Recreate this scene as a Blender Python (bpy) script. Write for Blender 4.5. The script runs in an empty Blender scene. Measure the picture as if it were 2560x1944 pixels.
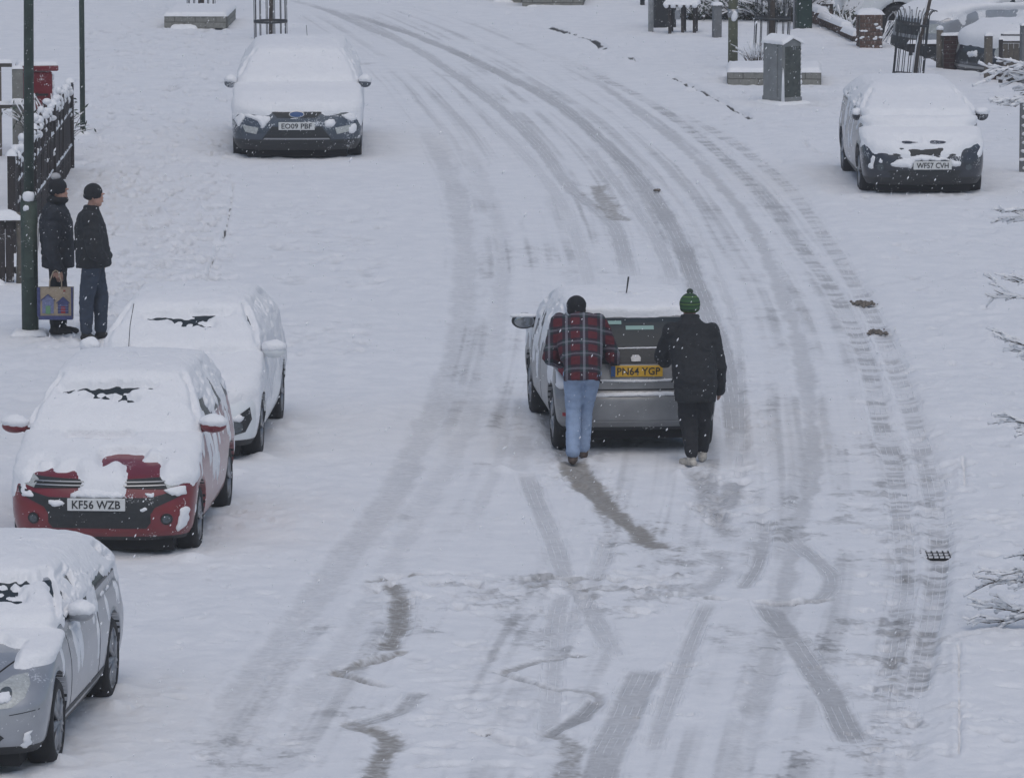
import bpy, bmesh, math, random
import numpy as np
from math import radians as R, pi, sin, cos, tan, atan, hypot
from mathutils import Vector, Matrix
from mathutils.bvhtree import BVHTree
from mathutils.geometry import delaunay_2d_cdt

random.seed(7); RNG = np.random.RandomState(11)
sc = bpy.context.scene
COL = sc.collection

# ------------------------------------------------------------------ camera, light, exposure
CAM_H, PITCH, FPX = 9.26, R(7.81), 16000.0
cam_d = bpy.data.cameras.new('camera'); cam_d.lens = 225.0; cam_d.sensor_width = 36.0
cam_d.clip_start = 1.0; cam_d.clip_end = 4000.0
cam = bpy.data.objects.new('camera', cam_d); COL.objects.link(cam)
cam.location = (0, 0, CAM_H); cam.rotation_euler = (R(90) - PITCH, 0, 0)
sc.camera = cam

HAZE = 0.0010
SUN_EL, SUN_AZ = R(64), R(172)
w = bpy.data.worlds.new('World'); sc.world = w; w.use_nodes = True
nt = w.node_tree; bg = nt.nodes['Background']
sky = nt.nodes.new('ShaderNodeTexSky'); sky.sky_type = 'NISHITA'; sky.sun_disc = False
sky.sun_elevation = SUN_EL; sky.sun_rotation = SUN_AZ; sky.air_density = 1.0; sky.dust_density = 2.4; sky.ozone_density = 1.0
nt.links.new(sky.outputs[0], bg.inputs[0]); bg.inputs[1].default_value = 0.125
sd = bpy.data.lights.new('sun', 'SUN'); sd.energy = 0.8; sd.angle = R(75); sd.color = (1.0, 0.985, 0.92)
sun = bpy.data.objects.new('sun', sd); COL.objects.link(sun)
dirv = Vector((sin(SUN_AZ) * cos(SUN_EL), cos(SUN_AZ) * cos(SUN_EL), sin(SUN_EL)))
sun.rotation_euler = dirv.to_track_quat('Z', 'Y').to_euler()
sc.view_settings.view_transform = 'Standard'; sc.view_settings.look = 'None'
sc.view_settings.gamma = 1.0; sc.view_settings.use_curve_mapping = False
sc.view_settings.exposure = -0.24
sc.render.engine = 'CYCLES'

# ------------------------------------------------------------------ photo pixel -> point on the ground
def G(px, py, z=0.0):
    vx, vy = (px - 1280.0) / FPX, -(py - 972.0) / FPX
    dx = vx; dy = cos(PITCH) + vy * sin(PITCH); dz = -sin(PITCH) + vy * cos(PITCH)
    t = (z - CAM_H) / dz
    return Vector((dx * t, dy * t, z))
def S(py):                      # photo pixels per metre on the ground line at row py
    return 0.107 * (py + 1222.0)
def GY(X, Y):                   # inverse: ground point -> photo pixel
    d = Y * cos(PITCH) + CAM_H * sin(PITCH)
    u = Y * sin(PITCH) - CAM_H * cos(PITCH)
    return 1280 + FPX * X / d, 972 - FPX * u / d

# ------------------------------------------------------------------ noise
def _h(ix, iy, iz, seed):
    n = (ix * 374761393 + iy * 668265263 + iz * 1274126177 + seed * 974634777) & 0xffffffff
    n = ((n ^ (n >> 13)) * 1274126177) & 0xffffffff
    return ((n ^ (n >> 16)) & 0xffff) / 65535.0
def vn(x, y, z=0.0, seed=0):
    x = np.asarray(x, float); y = np.asarray(y, float) + 0 * x; z = np.asarray(z, float) + 0 * x
    fx, fy, fz = np.floor(x), np.floor(y), np.floor(z)
    ix, iy, iz = fx.astype(np.int64), fy.astype(np.int64), fz.astype(np.int64)
    u, v, t = x - fx, y - fy, z - fz
    u = u * u * (3 - 2 * u); v = v * v * (3 - 2 * v); t = t * t * (3 - 2 * t)
    def c(a, b, d): return _h(ix + a, iy + b, iz + d, seed)
    x00 = c(0,0,0) * (1-u) + c(1,0,0) * u; x10 = c(0,1,0) * (1-u) + c(1,1,0) * u
    x01 = c(0,0,1) * (1-u) + c(1,0,1) * u; x11 = c(0,1,1) * (1-u) + c(1,1,1) * u
    return (x00 * (1-v) + x10 * v) * (1-t) + (x01 * (1-v) + x11 * v) * t
def fbm(x, y, z=0.0, seed=0, oct=4):
    s = 0; a = 0.5; tot = 0
    for o in range(oct):
        k = 2.03 ** o
        s = s + a * vn(np.asarray(x) * k + o * 7.3, np.asarray(y) * k + o * 3.1, np.asarray(z) * k, seed + o); tot += a; a *= 0.5
    return s / tot
def sstep(a, b, x):
    t = np.clip((x - a) / (b - a), 0, 1); return t * t * (3 - 2 * t)

# ------------------------------------------------------------------ materials
MATS = {}
def mat(name, col, rough=0.6, metal=0.0, nscale=0, namt=0.0, bump=0.0, bscale=60, col2=None, coat=0.0, spec=0.5, dust=0.0):
    if name in MATS: return MATS[name]
    m = bpy.data.materials.new(name); m.use_nodes = True; t = m.node_tree
    b = t.nodes['Principled BSDF']
    b.inputs['Base Color'].default_value = (*col, 1); b.inputs['Roughness'].default_value = rough
    b.inputs['Metallic'].default_value = metal; b.inputs['Coat Weight'].default_value = coat
    b.inputs['Specular IOR Level'].default_value = spec
    tc = t.nodes.new('ShaderNodeTexCoord')
    if nscale:
        n = t.nodes.new('ShaderNodeTexNoise'); n.inputs['Scale'].default_value = nscale; n.inputs['Detail'].default_value = 5
        t.links.new(tc.outputs['Object'], n.inputs['Vector'])
        r = t.nodes.new('ShaderNodeValToRGB'); r.color_ramp.elements[0].position = 0.3; r.color_ramp.elements[1].position = 0.7
        c2 = col2 if col2 else tuple(c * (1 + namt) for c in col)
        c1 = col if col2 else tuple(c * (1 - namt) for c in col)
        r.color_ramp.elements[0].color = (*c1, 1); r.color_ramp.elements[1].color = (*c2, 1)
        t.links.new(n.outputs['Fac'], r.inputs['Fac']); t.links.new(r.outputs['Color'], b.inputs['Base Color'])
    if bump:
        n2 = t.nodes.new('ShaderNodeTexNoise'); n2.inputs['Scale'].default_value = bscale; n2.inputs['Detail'].default_value = 4
        t.links.new(tc.outputs['Object'], n2.inputs['Vector'])
        bp = t.nodes.new('ShaderNodeBump'); bp.inputs['Strength'].default_value = bump; bp.inputs['Distance'].default_value = 0.01
        t.links.new(n2.outputs['Fac'], bp.inputs['Height']); t.links.new(bp.outputs['Normal'], b.inputs['Normal'])
    if dust:                    # flakes of snow stuck to the surface
        cur = b.inputs['Base Color'].links[0].from_socket if b.inputs['Base Color'].links else None
        n3 = t.nodes.new('ShaderNodeTexNoise'); n3.inputs['Scale'].default_value = 55; n3.inputs['Detail'].default_value = 3; t.links.new(tc.outputs['Object'], n3.inputs['Vector'])
        n4 = t.nodes.new('ShaderNodeTexNoise'); n4.inputs['Scale'].default_value = 4.5; n4.inputs['Detail'].default_value = 4; t.links.new(tc.outputs['Object'], n4.inputs['Vector'])
        ad = t.nodes.new('ShaderNodeMath'); ad.operation = 'ADD'; t.links.new(n3.outputs['Fac'], ad.inputs[0]); t.links.new(n4.outputs['Fac'], ad.inputs[1])
        mr = t.nodes.new('ShaderNodeMapRange'); mr.interpolation_type = 'SMOOTHSTEP'; mr.inputs[1].default_value = 1.30-dust; mr.inputs[2].default_value = 1.42-dust; mr.inputs[4].default_value = .8; t.links.new(ad.outputs[0], mr.inputs[0])
        mx = t.nodes.new('ShaderNodeMix'); mx.data_type = 'RGBA'; t.links.new(mr.outputs[0], mx.inputs['Factor'])
        if cur: t.links.new(cur, mx.inputs[6])
        else: mx.inputs[6].default_value = (*col, 1)
        mx.inputs[7].default_value = (.72, .73, .75, 1); t.links.new(mx.outputs[2], b.inputs['Base Color'])
    MATS[name] = m; return m

SNOW = mat('snow', (0.80, 0.81, 0.83), 0.75, nscale=9, namt=0.02, bump=0.9, bscale=38, spec=0.2)
GLASS = mat('dark_glass', (0.026, 0.035, 0.042), 0.25, spec=0.15)
BLACKP = mat('black_plastic', (0.018, 0.02, 0.022), 0.55, dust=0.10, nscale=30, namt=0.25)
UNDER = mat('underbody_black', (0.010, 0.010, 0.011), 0.9)
TYRE = mat('tyre_rubber', (0.016, 0.016, 0.017), 0.85, bump=0.4, bscale=90)
ALLOY = mat('alloy_grey', (0.30, 0.31, 0.33), 0.4, metal=0.6, nscale=20, namt=0.15)
RED = mat('red_paint', (0.165, 0.009, 0.016), 0.3, dust=0.12, coat=0.5, nscale=6, namt=0.12)
WHITEP = mat('white_paint', (0.72, 0.75, 0.76), 0.3, coat=0.5, nscale=6, namt=0.04)
SILVER = mat('silver_paint', (0.33, 0.345, 0.37), 0.33, dust=0.10, metal=0.35, coat=0.4, nscale=7, namt=0.07)
SILVER2 = mat('salty_silver_paint', (0.235, 0.24, 0.245), 0.45, dust=0.04, metal=0.25, coat=0.2, nscale=5, namt=0.15)
BLUEG = mat('steel_blue_paint', (0.055, 0.072, 0.095), 0.32, dust=0.22, metal=0.3, coat=0.5, nscale=6, namt=0.12)
NAVY = mat('dark_blue_paint', (0.018, 0.022, 0.032), 0.3, dust=0.16, coat=0.5, nscale=6, namt=0.2)
CHROME = mat('chrome_dull', (0.35, 0.36, 0.37), 0.3, metal=0.8)
LENS = mat('lamp_lens', (0.42, 0.44, 0.43), 0.25, nscale=40, namt=0.2, coat=0.5)
LENSD = mat('lamp_lens_smoked', (0.06, 0.075, 0.085), 0.2, nscale=40, namt=0.4, coat=0.5)
REDL = mat('red_reflector', (0.30, 0.02, 0.03), 0.3)
PLW = mat('plate_white', (0.62, 0.63, 0.62), 0.45, nscale=25, namt=0.05)
PLY = mat('plate_yellow', (0.62, 0.36, 0.02), 0.45, nscale=25, namt=0.08)
INK = mat('plate_ink', (0.015, 0.015, 0.018), 0.6)
PBLUE = mat('plate_blue', (0.02, 0.07, 0.20), 0.5)
GREENPOST = mat('green_post_paint', (0.036, 0.056, 0.045), 0.7, dust=.08, nscale=12, namt=0.25, bump=0.3)
WOODD = mat('dark_wood', (0.035, 0.029, 0.028), 0.85, dust=.10, nscale=14, namt=0.3, bump=0.6)
WOODG = mat('weathered_wood', (0.13, 0.115, 0.095), 0.9, nscale=16, namt=0.25, bump=0.6)
CONC = mat('concrete', (0.22, 0.22, 0.20), 0.9, nscale=10, namt=0.2, bump=0.5)
BRICK = mat('brick_clay', (0.105, 0.06, 0.043), 0.9, dust=.12, nscale=8, namt=0.3, bump=0.5)
STEEL = mat('painted_steel', (0.03, 0.033, 0.036), 0.6, nscale=15, namt=0.2)
BARK = mat('bark', (0.075, 0.06, 0.048), 0.95, nscale=18, namt=0.4, bump=1.0)

# ------------------------------------------------------------------ object helpers
def tag(o, label=None, cat=None, group=None, kind=None):
    if label: o['label'] = label
    if cat: o['category'] = cat
    if group: o['group'] = group
    if kind: o['kind'] = kind
    return o
def root(name, loc, rz=0.0, **k):
    o = bpy.data.objects.new(name, None); COL.objects.link(o); o.location = loc; o.rotation_euler = (0, 0, rz)
    o.empty_display_size = 0.2
    return tag(o, **k)
def link(name, me, parent=None, loc=None, rot=None):
    o = bpy.data.objects.new(name, me); COL.objects.link(o)
    if parent: o.parent = parent
    if loc is not None: o.location = loc
    if rot is not None: o.rotation_euler = rot
    return o
def mk(name, V, F, m, parent=None, smooth=True, fm=None, **kw):
    me = bpy.data.meshes.new(name)
    if isinstance(F, np.ndarray):
        k = F.shape[1]; V = np.asarray(V, np.float32)
        me.vertices.add(len(V)); me.vertices.foreach_set('co', V.ravel())
        me.loops.add(F.size); me.loops.foreach_set('vertex_index', F.astype(np.int32).ravel())
        me.polygons.add(len(F)); me.polygons.foreach_set('loop_start', np.arange(0, F.size, k, dtype=np.int32))
        me.polygons.foreach_set('loop_total', np.full(len(F), k, np.int32))
        me.update(calc_edges=True)
    else:
        me.from_pydata([tuple(v) for v in V], [], F)
    for x in (m if isinstance(m, (list, tuple)) else [m]): me.materials.append(x)
    if fm is not None: me.polygons.foreach_set('material_index', np.asarray(fm, np.int32))
    me.polygons.foreach_set('use_smooth', np.full(len(me.polygons), smooth))
    me.validate(); me.update()
    return link(name, me, parent, **kw)

class MB:                       # collects simple shapes into one mesh
    def __init__(s): s.V = []; s.F = []
    def add(s, V, F):
        b = len(s.V); s.V += [tuple(v) for v in V]; s.F += [tuple(i + b for i in f) for f in F]; return s
    def box(s, c, d, M=None, bev=0.0):
        x, y, z = d[0] / 2, d[1] / 2, d[2] / 2
        if bev <= 0:
            V = [Vector((a * x, b * y, e * z)) for e in (-1, 1) for b in (-1, 1) for a in (-1, 1)]
            F = [(0,2,3,1),(4,5,7,6),(0,1,5,4),(2,6,7,3),(0,4,6,2),(1,3,7,5)]
        else:
            V = []; F = []; k = bev
            pr = [(-x+k,-y),(x-k,-y),(x,-y+k),(x,y-k),(x-k,y),(-x+k,y),(-x,y-k),(-x,-y+k)]
            pi_ = [(a*(1-k/x*.9), b*(1-k/y*.9)) for a, b in pr]
            for ring, zz in ((pi_, -z), (pr, -z+k), (pr, z-k), (pi_, z)):
                V += [Vector((a, b, zz)) for a, b in ring]
            F.append(tuple(reversed(range(8)))); F.append(tuple(range(24, 32)))
            for r in range(3):
                for i in range(8): F.append((r*8+i, r*8+(i+1)%8, (r+1)*8+(i+1)%8, (r+1)*8+i))
        if M is not None: V = [M @ v for v in V]
        return s.add([v + Vector(c) for v in V], F)
    def tube(s, pts, rad, n=8, cap=True):
        pts = [Vector(p) for p in pts]; rad = rad if isinstance(rad, (list, tuple)) else [rad] * len(pts)
        V = []; F = []; up = None
        for i, p in enumerate(pts):
            d = (pts[min(i+1, len(pts)-1)] - pts[max(i-1, 0)]).normalized()
            a = d.orthogonal().normalized() if up is None else (up - d * up.dot(d)).normalized()
            up = a; b = d.cross(a)
            V += [p + (a * cos(2*pi*k/n) + b * sin(2*pi*k/n)) * rad[i] for k in range(n)]
        for i in range(len(pts) - 1):
            for k in range(n): F.append((i*n+k, i*n+(k+1)%n, (i+1)*n+(k+1)%n, (i+1)*n+k))
        if cap: F.append(tuple(reversed(range(n)))); F.append(tuple(range((len(pts)-1)*n, len(pts)*n)))
        return s.add(V, F)
    def lathe(s, prof, n=24, M=None):     # profile (r, h) about local Z, mapped by M
        V = []; F = []
        for r, h in prof: V += [Vector((r*cos(2*pi*k/n), r*sin(2*pi*k/n), h)) for k in range(n)]
        for i in range(len(prof)-1):
            for k in range(n): F.append((i*n+k, i*n+(k+1)%n, (i+1)*n+(k+1)%n, (i+1)*n+k))
        if M is not None: V = [M @ v for v in V]
        return s.add(V, F)
    def ell(s, c, r, n=14, m=9, M=None):
        V = []; F = []
        for j in range(1, m):
            t = pi*j/m
            V += [Vector((r[0]*sin(t)*cos(2*pi*k/n), r[1]*sin(t)*sin(2*pi*k/n), r[2]*cos(t))) for k in range(n)]
        V += [Vector((0,0,r[2])), Vector((0,0,-r[2]))]
        if M is not None: V = [M @ v for v in V]
        V = [v + Vector(c) for v in V]; T = (m-1)*n
        for j in range(m-2):
            for k in range(n): F.append((j*n+k, (j+1)*n+k, (j+1)*n+(k+1)%n, j*n+(k+1)%n))
        for k in range(n): F.append((T, k, (k+1)%n)); F.append((T+1, (m-2)*n+(k+1)%n, (m-2)*n+k))
        return s.add(V, F)
    def build(s, name, m, parent=None, smooth=False, **kw): return mk(name, s.V, s.F, m, parent, smooth, **kw)

def bake(o, mods):              # run modifiers once and keep the resulting mesh
    for typ, kw in mods:
        md = o.modifiers.new(typ, typ)
        for k, v in kw.items(): setattr(md, k, v)
    dg = bpy.context.evaluated_depsgraph_get(); dg.update()
    me = bpy.data.meshes.new_from_object(o.evaluated_get(dg))
    o.modifiers.clear(); old = o.data; o.data = me
    bpy.data.meshes.remove(old); return o

def snow_lump(name, parent, w, d, h, loc=(0,0,0), seed=0, res=0.03, rot=None, edge=0.35, over=0.01):
    """a rounded slab of settled snow w x d x h, bottom at loc"""
    nx, ny = max(4, int(w/res)), max(4, int(d/res)); nx = min(nx, 90); ny = min(ny, 60)
    u = np.linspace(-1, 1, nx+1); v = np.linspace(-1, 1, ny+1)
    Ug, Vg = np.meshgrid(u, v); X = Ug*(w/2+over); Y = Vg*(d/2+over)
    ex = np.clip((1-np.abs(Ug))*(w/2)/max(h*edge*2, 1e-3), 0, 1); ey = np.clip((1-np.abs(Vg))*(d/2)/max(h*edge*2, 1e-3), 0, 1)
    f = np.sqrt(1-(1-ex)**2) * np.sqrt(1-(1-ey)**2)
    Z = f * h * (0.8 + 0.4*fbm(X*9+seed, Y*9, 0, seed, 3))
    wob = (fbm(X*25+seed, Y*25, 3.3, seed, 2)-.5)*0.03
    X = X + wob*(f < .3); Y = Y + wob*(f < .3)
    V = np.stack([X, Y, Z], -1).reshape(-1, 3)
    i = np.arange((ny+1)*(nx+1)).reshape(ny+1, nx+1)
    F = np.stack([i[:-1,:-1], i[:-1,1:], i[1:,1:], i[1:,:-1]], -1).reshape(-1, 4)
    n = len(V); base = V.copy(); base[:, 2] = -0.004
    ring = np.concatenate([i[0,:-1], i[:-1,-1], i[-1,:0:-1], i[:0:-1,0]]); rn = np.roll(ring, -1)
    V = np.concatenate([V, base[ring]]); k = np.arange(len(ring)); kn = np.roll(k, -1)
    F2 = np.stack([ring, k+n, kn+n, rn], -1)
    return mk(name, V, np.concatenate([F, F2]), SNOW, parent, True, loc=loc, rot=rot)

def text_mesh(txt, w, h, name, m, parent, M, depth=0.003):
    cu = bpy.data.curves.new('t', 'FONT'); cu.body = txt; cu.align_x = 'CENTER'; cu.align_y = 'CENTER'; cu.extrude = 0.01; cu.resolution_u = 2; cu.offset = 0.012
    o = bpy.data.objects.new('t', cu); COL.objects.link(o)
    dg = bpy.context.evaluated_depsgraph_get(); dg.update()
    me = bpy.data.meshes.new_from_object(o.evaluated_get(dg)); bpy.data.objects.remove(o); bpy.data.curves.remove(cu)
    co = np.array([v.co for v in me.vertices]); a, b = co.min(0), co.max(0)
    for v in me.vertices:
        v.co = M @ Vector((((v.co.x-a[0])/(b[0]-a[0])-.5)*w, ((v.co.y-a[1])/(b[1]-a[1])-.5)*h, (v.co.z-a[2])/(b[2]-a[2])*depth))
    me.materials.clear(); me.materials.append(m)
    return link(name, me, parent)
# ------------------------------------------------------------------ the ground: road and two pavements under snow
K = 2560 / 2212.0
def smooth_poly(pts, n=6):
    p = np.array(pts, float); out = []
    for i in range(len(p)-1):
        a, b, c, d = p[max(i-1,0)], p[i], p[i+1], p[min(i+2,len(p)-1)]
        for t in np.linspace(0, 1, n, endpoint=False):
            out.append(.5*((2*b)+(-a+c)*t+(2*a-5*b+4*c-d)*t*t+(-a+3*b-3*c+d)*t**3))
    out.append(p[-1]); return np.array(out)
def gpoly(pts, n=6, k=K):       # polyline of photo points -> ground polyline
    return np.array([G(x*k, y*k)[:2] for x, y in smooth_poly(pts, n)])

KERB_R = gpoly([(1150,-10),(1192,60),(1305,112),(1460,177),(1555,216),(1625,259),(1720,380),(1860,570),(1935,743),(2005,933),(2052,1080),(2062,1200),(2050,1300),(2022,1470),(1990,1640),(1960,1720)])
KERB_L = gpoly([(300,-10),(350,50),(449,104),(484,173),(497,260),(503,340),(504,400),(494,470),(469,540),(445,602),(406,674),(363,743),(259,907),(130,1167),(0,1383),(-150,1680)])
ROAD_A = gpoly([(560,-20),(720,80),(820,160),(880,230),(930,300),(980,400),(1000,500),(1005,600),(995,700),(970,800),(930,900),(880,1000),(830,1090),(760,1180),(690,1280),(610,1380),(520,1500),(430,1640),(400,1700)])
ROAD_B = gpoly([(800,-20),(1000,40),(1130,90),(1230,130),(1330,180),(1440,240),(1520,300),(1600,370),(1670,450),(1730,530),(1790,610),(1840,700),(1880,800),(1900,900),(1930,1000),(1945,1100),(1955,1200),(1950,1300),(1930,1400),(1910,1500),(1890,1620),(1880,1700)])
def xat(poly, Y):
    o = np.argsort(poly[:,1]); return np.interp(Y, poly[o,1], poly[o,0])

# tyre tracks: points (photo, at 2212 wide), half width m, wear, ribs, dirt, rough edge
TR = [
 ([(640,0),(760,30),(870,65),(960,100),(1060,145),(1150,190),(1230,240),(1310,310),(1380,380),(1430,450),(1470,520),(1500,600),(1530,680),(1560,760),(1580,850),(1590,950),(1583,1040)], .13, .62, 1, 0),
 ([(560,-15),(690,14),(800,60),(900,105),(1000,170),(1090,240),(1170,320),(1230,400),(1290,450),(1330,490),(1350,560),(1365,640)], .12, .50, 1, 0),
 ([(980,190),(1060,260),(1130,330),(1190,400),(1230,470),(1260,560),(1280,640)], .10, .34, 1, 0),
 ([(1260,300),(1330,390),(1390,470),(1430,540),(1460,620)], .09, .42, 1, 0),
 ([(880,230),(930,300),(980,400),(1000,500),(1005,600),(995,700),(970,800),(930,900),(880,1000),(830,1090),(760,1180),(690,1280),(610,1380),(520,1500),(430,1660)], .17, .38, 0, .15),
 ([(960,260),(1020,340),(1060,430),(1085,520),(1080,650),(1060,760),(1030,850),(990,960),(930,1060),(880,1150),(820,1260),(730,1400),(650,1520),(560,1690)], .14, .33, 0, .1),
 ([(700,1330),(610,1450),(540,1560),(470,1690)], .10, .42, 0, .3),
 ([(1085,430),(1090,560),(1078,680),(1075,800),(1090,900),(1075,1000),(1040,1080),(990,1180)], .07, .30, 0, 0),
 ([(1170,110),(1270,160),(1380,240),(1470,310),(1560,400),(1620,480),(1660,560),(1700,660),(1730,750),(1745,850),(1755,950),(1750,1030),(1725,1120),(1700,1230),(1680,1330),(1650,1450),(1620,1560),(1590,1690)], .10, .48, 0, 0),
 ([(1130,90),(1230,130),(1330,180),(1440,240),(1520,300),(1600,370),(1670,450),(1730,530),(1790,610),(1840,700),(1880,800),(1900,900),(1930,1000),(1945,1100),(1955,1200),(1950,1300),(1930,1400),(1910,1500),(1890,1640)], .11, .50, 2, 0),
 ([(1360,190),(1500,258),(1600,318),(1690,390),(1760,480),(1820,570),(1880,670),(1930,780),(1970,900),(2000,1000),(2020,1100),(2024,1200),(2015,1300),(1995,1400),(1965,1500),(1940,1640)], .11, .42, 2, 0),
 ([(2030,1130),(2028,1230),(2012,1330),(1990,1430),(1980,1500)], .10, .60, 2, 0),
 ([(1330,310),(1440,400),(1500,480),(1550,580),(1590,700),(1600,820),(1602,950),(1590,1040)], .05, .35, 1, 0),
 ([(1648,1290),(1700,1360),(1755,1440),(1800,1510),(1850,1610)], .12, .66, 1, 0),
 ([(1655,1110),(1648,1170),(1630,1230),(1600,1270)], .07, .55, 1, .1),
 ([(1700,1150),(1752,1195),(1793,1235),(1788,1275),(1740,1300)], .085, .55, 1, 0),
 ([(1400,1430),(1370,1490),(1340,1560),(1310,1620),(1290,1690)], .145, .60, 1, .12),
 ([(1535,1290),(1500,1360),(1470,1440),(1440,1520),(1400,1640)], .08, .50, 1, 0),
 ([(1720,1290),(1700,1370),(1660,1480),(1630,1580),(1600,1690)], .07, .36, 0, 0),
 ([(1310,1150),(1300,1210),(1270,1240)], .09, .38, 0, 0),
 ([(1130,1000),(1160,1080),(1195,1160),(1220,1230),(1280,1320),(1335,1430)], .10, .46, 1, 0),
 ([(1255,1040),(1295,1090),(1315,1150),(1292,1230),(1240,1330),(1200,1400)], .07, .40, 1, .1),
 ([(1150,810),(1175,880),(1200,940),(1225,990)], .08, .75, 1, .5),
 ([(1222,985),(1260,1030),(1310,1085),(1365,1135),(1440,1190)], .145, .80, 0, 1),
 ([(1500,1010),(1530,1060),(1550,1110),(1575,1160)], .15, .78, 0, .35),
 ([(1540,1190),(1560,1230),(1500,1280)], .10, .50, 0, .2),
 ([(1590,1040),(1560,1090)], .14, .60, 0, .1),
 ([(850,1252),(862,1290),(858,1350),(830,1405)], .11, .88, 1, .7),
 ([(805,1250),(850,1243),(945,1238)], .06, .85, 0, .6),
 ([(868,1402),(800,1425),(722,1447)], .08, .80, 0, .6),
 ([(722,1447),(780,1465),(830,1478)], .07, .85, 0, .5),
 ([(900,1490),(862,1528),(765,1562)], .09, .76, 1, .3),
 ([(765,1562),(840,1590),(820,1640),(800,1700)], .12, .72, 0, .8),
 ([(620,1590),(560,1660)], .2, .3, 0, .2),
 ([(1160,1262),(1200,1255),(1300,1268),(1440,1262)], .055, .78, 0, .6),
 ([(1165,1243),(1300,1244),(1490,1243)], .035, .75, 0, .2),
 ([(1215,1270),(1200,1340),(1195,1430),(1185,1560),(1180,1600)], .09, .42, 1, 0),
 ([(1255,1410),(1170,1420),(1078,1448)], .08, .72, 0, .5),
 ([(1078,1448),(1180,1478),(1285,1492),(1290,1515)], .06, .82, 0, .3),
 ([(1285,1510),(1250,1545),(1185,1575)], .08, .78, 1, .2),
 ([(1185,1575),(1235,1610),(1215,1690)], .11, .72, 0, .5),
 ([(1640,1297),(1700,1300),(1790,1290)], .035, .92, 0, 0),
 ([(1525,1287),(1560,1292)], .03, .9, 0, 0),
 ([(1290,400),(1310,440),(1340,470)], .14, .55, 0, .8),
 ([(760,140),(800,135)], .12, .5, 0, .2), ([(950,160),(1010,165)], .12, .45, 0, .2),
 ([(1320,1150),(1440,1200),(1530,1240)], .12, .3, 0, .1),
 ([(1130,940),(1120,1010)], .12, .35, 0, 0),
]
# thin dark slits: kerb faces and gaps showing through
SLIT = [
 ([(1165,1243),(1300,1246),(1455,1243)], .045, .62), ([(1150,1264),(1250,1259),(1410,1263)], .06, .5), ([(1640,1298),(1700,1300),(1790,1291)], .045, .8), ([(1520,1289),(1566,1292)], .05, .75),
 ([(722,1447),(780,1465),(830,1478)], .05, .6), ([(1085,1450),(1180,1480),(1282,1495)], .045, .6), ([(800,1252),(870,1245),(945,1238)], .045, .6), ([(780,1430),(870,1403)], .05, .5), ([(1500,1090),(1560,1100)], .07, .5), ([(1530,1120),(1590,1135)], .06, .55),
 ([(1184,60),(1250,82),(1290,98),(1306,110)], .075, 1.0), ([(1125,492),(1192,492)], .03, .95), ([(1362,128),(1378,136)], .05, .8),
 ([(1410,411),(1430,411)], .05, .9), ([(1455,172),(1540,212),(1620,256)], .035, .85), ([(503,400),(494,470),(480,520)], .014, .75),
 ([(469,540),(447,600)], .012, .55), ([(1738,313),(1765,338),(1800,345)], .012, .5), ([(1865,797),(1957,797)], .02, .8),
 ([(1988,1183),(2050,1183)], .012, .5), ([(400,160),(440,163)], .012, .35), ([(540,380),(570,378)], .02, .6),
 ([(1080,28),(1150,33)], .02, .6), ([(1100,50),(1160,60)], .02, .5), ([(820,150),(850,152)], .04, .6),
 ([(1880,717),(1920,722)], .05, .7), ([(1850,655),(1885,658)], .06, .7), ([(1060,1118),(1100,1120)], .015, .7), ([(1050,1060),(1090,1062)], .012, .6),
 ([(820,1180),(880,1185)], .02, .5), ([(610,1600),(640,1602)], .03, .8), ([(1450,1430),(1500,1428)], .05, .75), ([(1440,1452),(1475,1455)], .06, .7),
 ([(2072,1640),(2072,1400)], .010, .35), ([(2080,1000),(2085,1060)], .012, .3), ([(2085,1060),(2200,1062)], .012, .35),
]
for _ in range(70):             # short scuffs the tyres dragged across the lanes
    x = RNG.uniform(900, 2030); y = RNG.uniform(330, 1640)
    if RNG.rand() < .5: 
        yy = RNG.uniform(300, 1640); gx = xat(ROAD_B, G(0, yy*K)[1]); q = GY(gx, G(0, yy*K)[1]); x = q[0]/K + RNG.choice([0, 70]) + RNG.uniform(-25, 20); y = yy
    l = RNG.uniform(12, 42); SLIT.append(([(x, y), (x+l*.5, y+RNG.uniform(-2,2)), (x+l, y+RNG.uniform(-2, 2))], RNG.uniform(.008, .028), RNG.uniform(.4, .8)))

DIPL = gpoly([(1770,60),(1905,100),(2032,148),(2110,172),(2215,196),(2400,240)])
def base_height(X, Y):
    """broad form of the ground: kerb step under the snow, lower front gardens beyond the boundary walls"""
    kr, kl = xat(KERB_R, Y), xat(KERB_L, Y)
    dr, dl = X-kr, kl-X
    z = 0.045*sstep(-.12, .16, dr) + 0.03*sstep(-.14, .16, dl)
    o = np.argsort(DIPL[:,0]); yb = np.interp(X, DIPL[o,0], DIPL[o,1]) + .8
    on = sstep(DIPL[:,0].min()-1.2, DIPL[:,0].min()-.4, X)
    z = z - 0.42*sstep(0, 1.3, Y-yb)*on
    return z

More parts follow.
